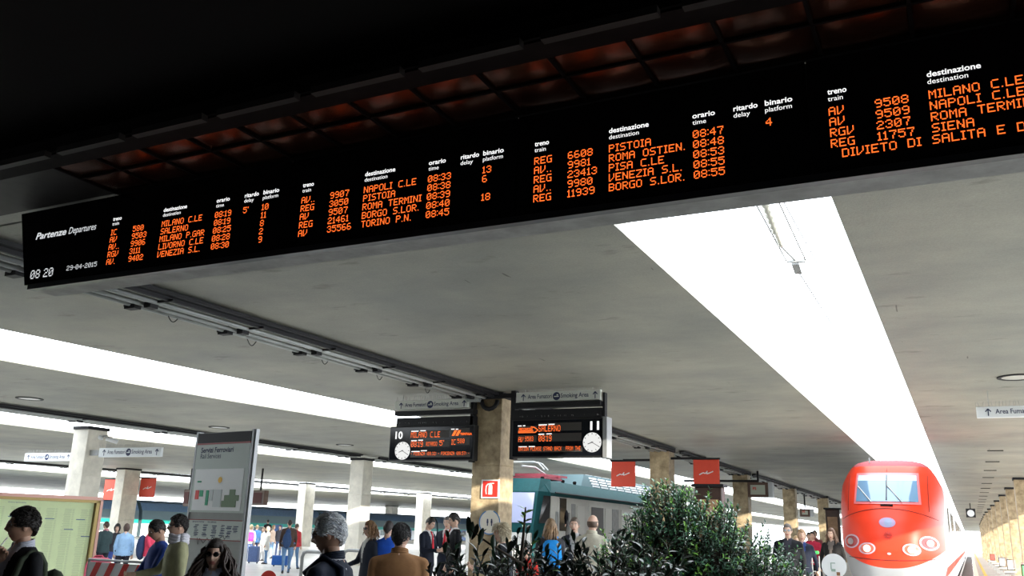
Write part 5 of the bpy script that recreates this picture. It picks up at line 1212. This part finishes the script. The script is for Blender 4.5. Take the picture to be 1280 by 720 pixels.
# round signs on posts
def round_sign(px, py, rpx, zc, m, label, extra=None):
    p = atD(px, py, zc); r = rpx * zc / F; t = empty('round_sign', (p.x, p.y, 0), math.atan2(p.y, p.x) - pi / 2, label, 'round sign')
    mb = MB(); mb.disc((0, .01, p.z), (1, 0, 0), (0, 0, 1), r, .03, 36); mb.build('disc', m, t); 
    mb = MB(); mb.tube([(0, .03, 0), (0, .03, p.z)], .025, 8); mb.build('post', M_GREY, t)
    return t, p.z, r
round_sign(335.5, 723, 9.5, 12, mat('sign_red_dark', (.45, .03, .02), .5), 'top of a round red sign in front of the blue holdall')
t, z, r = round_sign(1042.5, 707.5, 14.8, 11, mat('disc_white', (.92, .92, .92), .4), 'round white sign disc in front of the red train nose')
mb = MB(); mb.box((-.035, -.03, z), (.012, .004, .08)); mb.box((-.01, -.03, z + .035), (.05, .004, .010)); mb.box((-.01, -.03, z - .05), (.05, .004, .03)); mb.build('emblem', mat('emblem_grey', (.35, .45, .38), .5), t)
mb = MB(); mb.box((.045, -.03, z - .09), (.04, .004, .04)); mb.build('brown_mark', mat('emblem_brown', (.30, .13, .06), .5), t)
# kiosks behind the bush
def kiosk(px, ytop, zc, w, label, h=None):
    p = atD(px, ytop, zc); t = empty('information_kiosk', (p.x, p.y, 0), 0, label, 'kiosk'); hh = p.z
    mb = MB(); mb.box((0, 0, hh / 2), (w, .3, hh)); bevel(mb.build('cabinet', mat('kiosk_brown', (.06, .035, .028), .4, vary=.2), t), .02, 1)
    mb = MB(); mb.box((0, -.16, hh - .75), (w * .72, .02, .95)); mb.build('display_panel', mat('kiosk_panel', (.42, .26, .15), .35, vary=.5, scale=2, coords='World'), t)
    mb = MB(); mb.box((0, -.02, hh + .03), (w + .1, .4, .06)); mb.build('lid', M_DKMET, t)
kiosk(887, 609, 20, .62, 'dark brown information kiosk half hidden behind the bush under the red banner')
kiosk(1040.5, 637, 34, .5, 'dark brown kiosk directly left of the red train')
# benches on the right platform
def bench_unit():
    t = empty('platform_bench', (0, 0, 0), 0, '', 'bench', 'benches along the right platform')
    mb = MB(); mb.box((0, 0, .45), (.5, 1.8, .07)); mb.build('seat', mat('bench_stone', (.55, .50, .43), .5), t)
    for y in (-.7, .7): mb = MB(); mb.box((0, y, .21), (.4, .16, .42)); mb.build('leg', M_GREY, t)
    mb = MB(); mb.box((.22, 0, .8), (.06, 1.8, .4)); mb.build('backrest', mat('bench_board', (.35, .33, .30), .5), t)
    return t
b0 = bench_unit()
names = ['nearest', 'second', 'third', 'fourth', 'fifth', 'sixth', 'seventh']
for i in range(7):
    o = b0 if i == 0 else dup(b0); o.location = (1.62 - .03 * i, 45 + 7.8 * i - 2, 0); o['label'] = '%s stone bench from the front along the right platform columns' % names[i]
def ad_post(x, y, c, label):
    t = empty('advert_panel', (x, y, 0), 0, label, 'advert panel')
    mb = MB(); mb.box((0, 0, .75), (.34, .12, .5)); mb.build('frame', M_DKMET, t); mb = MB(); mb.box((0, -.07, .75), (.28, .02, .42)); mb.build('poster', mat('poster_%d' % int(y), c, .4), t)
    mb = MB(); mb.box((0, 0, .25), (.08, .08, .5)); mb.build('post', M_GREY, t)
ad_post(1.75, 38.5, (.15, .5, .2), 'small green panel at the lower right between columns'); ad_post(1.7, 52, (.75, .75, .75), 'small white panel before the second right column'); ad_post(1.55, 60, (.6, .62, .66), 'small pale panel before the third right column'); ad_post(1.5, 84, (.6, .1, .08), 'tiny red panel far down the right platform')
# low waste stand at the train's left, handrail
# ================================================================== SHRUBS
def leaf_mesh(name, L, W_, m, bend=.25):
    mb = MB(); vs = []; n = 5
    for i in range(n + 1):
        u = i / n; w = W_ * sin(pi * min(1, u * .92 + .04)) ** .8 * (1 - .25 * u); z = -bend * L * u * u
        vs += [(-w / 2, L * u, z + w * .18), (0, L * u, z), (w / 2, L * u, z + w * .18)]
    fs = []
    for i in range(n):
        a = i * 3; fs += [(a, a + 1, a + 4, a + 3), (a + 1, a + 2, a + 5, a + 4)]
    mb.add(vs, fs); return mb, mb.mesh(name, m, True)
def leafmat(name, c, c2, spec=.5):
    m = mat(name, c, .28, vary=.35, scale=9, col2=c2, spec=spec, coords='World')
    return m
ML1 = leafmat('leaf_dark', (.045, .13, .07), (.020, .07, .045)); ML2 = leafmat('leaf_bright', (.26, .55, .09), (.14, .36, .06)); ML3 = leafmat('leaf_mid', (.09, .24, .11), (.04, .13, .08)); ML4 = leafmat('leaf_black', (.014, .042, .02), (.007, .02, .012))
M_BARK = mat('twig', (.06, .045, .03), .8)
def planter(t, w, d, h):
    mb = MB(); mb.box((0, 0, h / 2), (w, d, h)); bevel(mb.build('planter', mat('planter_concrete', (.30, .29, .27), .8, vary=.2), t), .02, 1)
    mb = MB(); mb.box((0, 0, h + .01), (w - .1, d - .1, .03)); mb.build('soil', mat('soil', (.05, .035, .025), .9), t)
def bases(me_v, me_f, M): return [M @ v for v in me_v], me_f
def shrub(label, cx, cy, rz, lobes, nleaf, L, W_, mats, wts, big, big_w, seed, ph=.55, pw=(1.6, .7), stems=None, tipz=None, upb=.5):
    rr = random.Random(seed); t = empty('leafy_shrub', (cx, cy, 0), rz, label, 'shrub'); planter(t, pw[0], pw[1], ph)
    lm = [leaf_mesh('leaf', L, W_, m) for m in mats]
    tw = MB(); stuff = [MB() for _ in mats]; cand = []
    stemsL = []
    for (lx, ly, lz, rx, ry, rzz, k) in lobes:
        for i in range(k):
            while True:
                v = Vector((rr.uniform(-1, 1), rr.uniform(-1, 1), rr.uniform(-1, 1)))
                if v.length <= 1 and v.length > .45: break
            tip = Vector((lx + v.x * rx, ly + v.y * ry, lz + v.z * rzz)); root = Vector((lx * .5 + v.x * rx * .25, ly * .5, ph)); base = root.lerp(tip, .35) + Vector((rr.uniform(-.04, .04), 0, 0))
            dirn = ((tip - Vector((lx, ly, lz - .3 * rzz))).normalized() + Vector((0, 0, upb))).normalized(); tl = rr.uniform(.10, .24) * (L / .055) ** .5
            a = tip - dirn * tl * .5; e = tip + dirn * tl * .5
            tw.tube([base.lerp(a, .6), a, e] if rr.random() > .12 else [root, base.lerp(a, .5), a, e], [.004, .003, .0015] if False else .0028, 4, 0, False); stemsL.append((a, e, dirn))
    per = max(1, int(nleaf / len(stemsL))); 
    for (a, e, dirn) in stemsL:
        bright = rr.random()
        for j in range(per):
            u = (j + rr.random()) / per; p = a.lerp(e, u); ang = j * 2.4 + rr.uniform(-.5, .5)
            side = dirn.orthogonal().normalized(); side = Matrix.Rotation(ang, 3, dirn) @ side
            ld = (side * (1.0 - .5 * u) + dirn * (.45 + .6 * u) + Vector((0, 0, -.15))).normalized(); up = (dirn + Vector((0, 0, .6)) - ld * ld.dot(dirn)).normalized(); xx = ld.cross(up).normalized(); up = xx.cross(ld)
            sc = rr.uniform(.65, 1.15) * (1 - .25 * u); M = Matrix((xx * sc, ld * sc, up * sc)).transposed().to_4x4(); M.translation = p
            r_ = rr.random(); mi = 0; acc = 0
            for i_, w_ in enumerate(wts(u, bright, p)):
                acc += w_
                if r_ < acc: mi = i_; break
            cand.append((p, M, mi))
    wm = Matrix.Translation((cx, cy, 0)) @ Matrix.Rotation(rz, 4, 'Z'); wp = wm.to_3x3()
    cand.sort(key=lambda c: ((wm @ c[0]) - CAM).length - big_w(c[0]))
    for i, (p, M, mi) in enumerate(cand):
        if i < big:
            o = link('leaf', lm[mi][1], t); o.matrix_local = M
        else: stuff[mi].add([M @ v for v in lm[mi][0].v], lm[mi][0].f)
    for i, sb in enumerate(stuff):
        if sb.v: tag(sb.build('foliage', mats[i], t, True), kind='stuff')
    tag(tw.build('twigs', M_BARK, t, True), kind='stuff')
    return t
c1 = atD(880, 700, 7.4); rz1 = math.atan2(cr.y, cr.x)
wts1 = lambda u, b, p: ((.05, .65, .30) if (b > .66 and u > .45) else (.55, .03, .42) if p.z < 1.75 else (.40, .10, .50))  # bright shoots at the tips; skylight on the crown put into leaf colours
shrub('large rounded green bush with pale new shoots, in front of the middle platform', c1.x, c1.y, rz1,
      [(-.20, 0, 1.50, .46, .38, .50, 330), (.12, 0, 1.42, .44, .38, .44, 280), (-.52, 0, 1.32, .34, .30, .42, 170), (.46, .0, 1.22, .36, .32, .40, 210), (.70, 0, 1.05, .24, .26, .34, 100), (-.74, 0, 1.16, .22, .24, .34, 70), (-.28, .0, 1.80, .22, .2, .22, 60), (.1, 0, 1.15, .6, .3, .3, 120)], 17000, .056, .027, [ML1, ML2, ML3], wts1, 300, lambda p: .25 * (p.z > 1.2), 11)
c2 = atD(668, 712, 4.9)
wts2 = lambda u, b, p: (.78, .20, .02)
t2 = shrub('dark glossy leaved shrub in the foreground, left of the large bush', c2.x, c2.y, rz1,
      [(-.36, 0, 1.27, .26, .2, .22, 34), (-.12, 0, 1.28, .24, .2, .24, 40), (.14, .0, 1.25, .26, .2, .24, 44), (.40, .0, 1.32, .26, .2, .24, 46), (.62, 0, 1.36, .20, .2, .22, 30), (-.5, 0, 1.22, .14, .1, .16, 14), (.1, 0, 1.1, .7, .2, .2, 60)], 2600, .082, .034, [ML4, ML1, ML2], wts2, 300, lambda p: 0, 23, ph=.5, pw=(1.5, .6), upb=.3)
mb = MB(); inv = (Matrix.Translation((c2.x, c2.y, 0)) @ Matrix.Rotation(rz1, 4, 'Z')).inverted()
a = inv @ atD(650, 712, 4.7); b = inv @ atD(654, 672, 4.7); c = inv @ atD(657, 634, 4.7); mb.tube([a, b, c], [.012, .008, .004], 6); mb.build('upright_stem', M_BARK, t2, True)
lb, lme = leaf_mesh('leaf', .05, .022, ML2)
for i in range(7):
    o = link('leaf', lme, t2); o.location = b.lerp(c, .3 + .1 * i); o.rotation_euler = (.7, .3 * (i % 3), i * 2.3); tag(o, 'bright green young leaf')
a = inv @ atD(655, 706, 4.6); b = inv @ atD(612, 680, 4.6); c = inv @ atD(588, 662, 4.6); mb = MB(); mb.tube([a, b, c], [.008, .006, .003], 6); mb.build('side_branch', M_BARK, t2, True)
lb, lme = leaf_mesh('leaf', .085, .036, ML4)
for i, (px, py, ax, ay) in enumerate(((591, 652, -1.2, .1), (604, 660, -1.3, .2), (617, 668, -1.3, -.1), (588, 664, .2, 1.2), (575, 668, .1, 1.4), (597, 655, -1.2, .4), (640, 676, -.9, .5), (585, 645, -1.1, .1))):
    o = link('leaf', lme, t2); o.location = inv @ atD(px, py, 4.6); o.rotation_euler = (ax, ay, rnd.uniform(-.5, .5))

for o in COL.objects:
    if o.parent and o.type == 'MESH' and any(k in o.name for k in ('lettering', 'title', 'printed_rows', 'blue_line', 'legend_text', 'symbol', 'matrix_window', 'louvre', 'date_and_time', 'board_title')): o['kind'] = 'stuff'
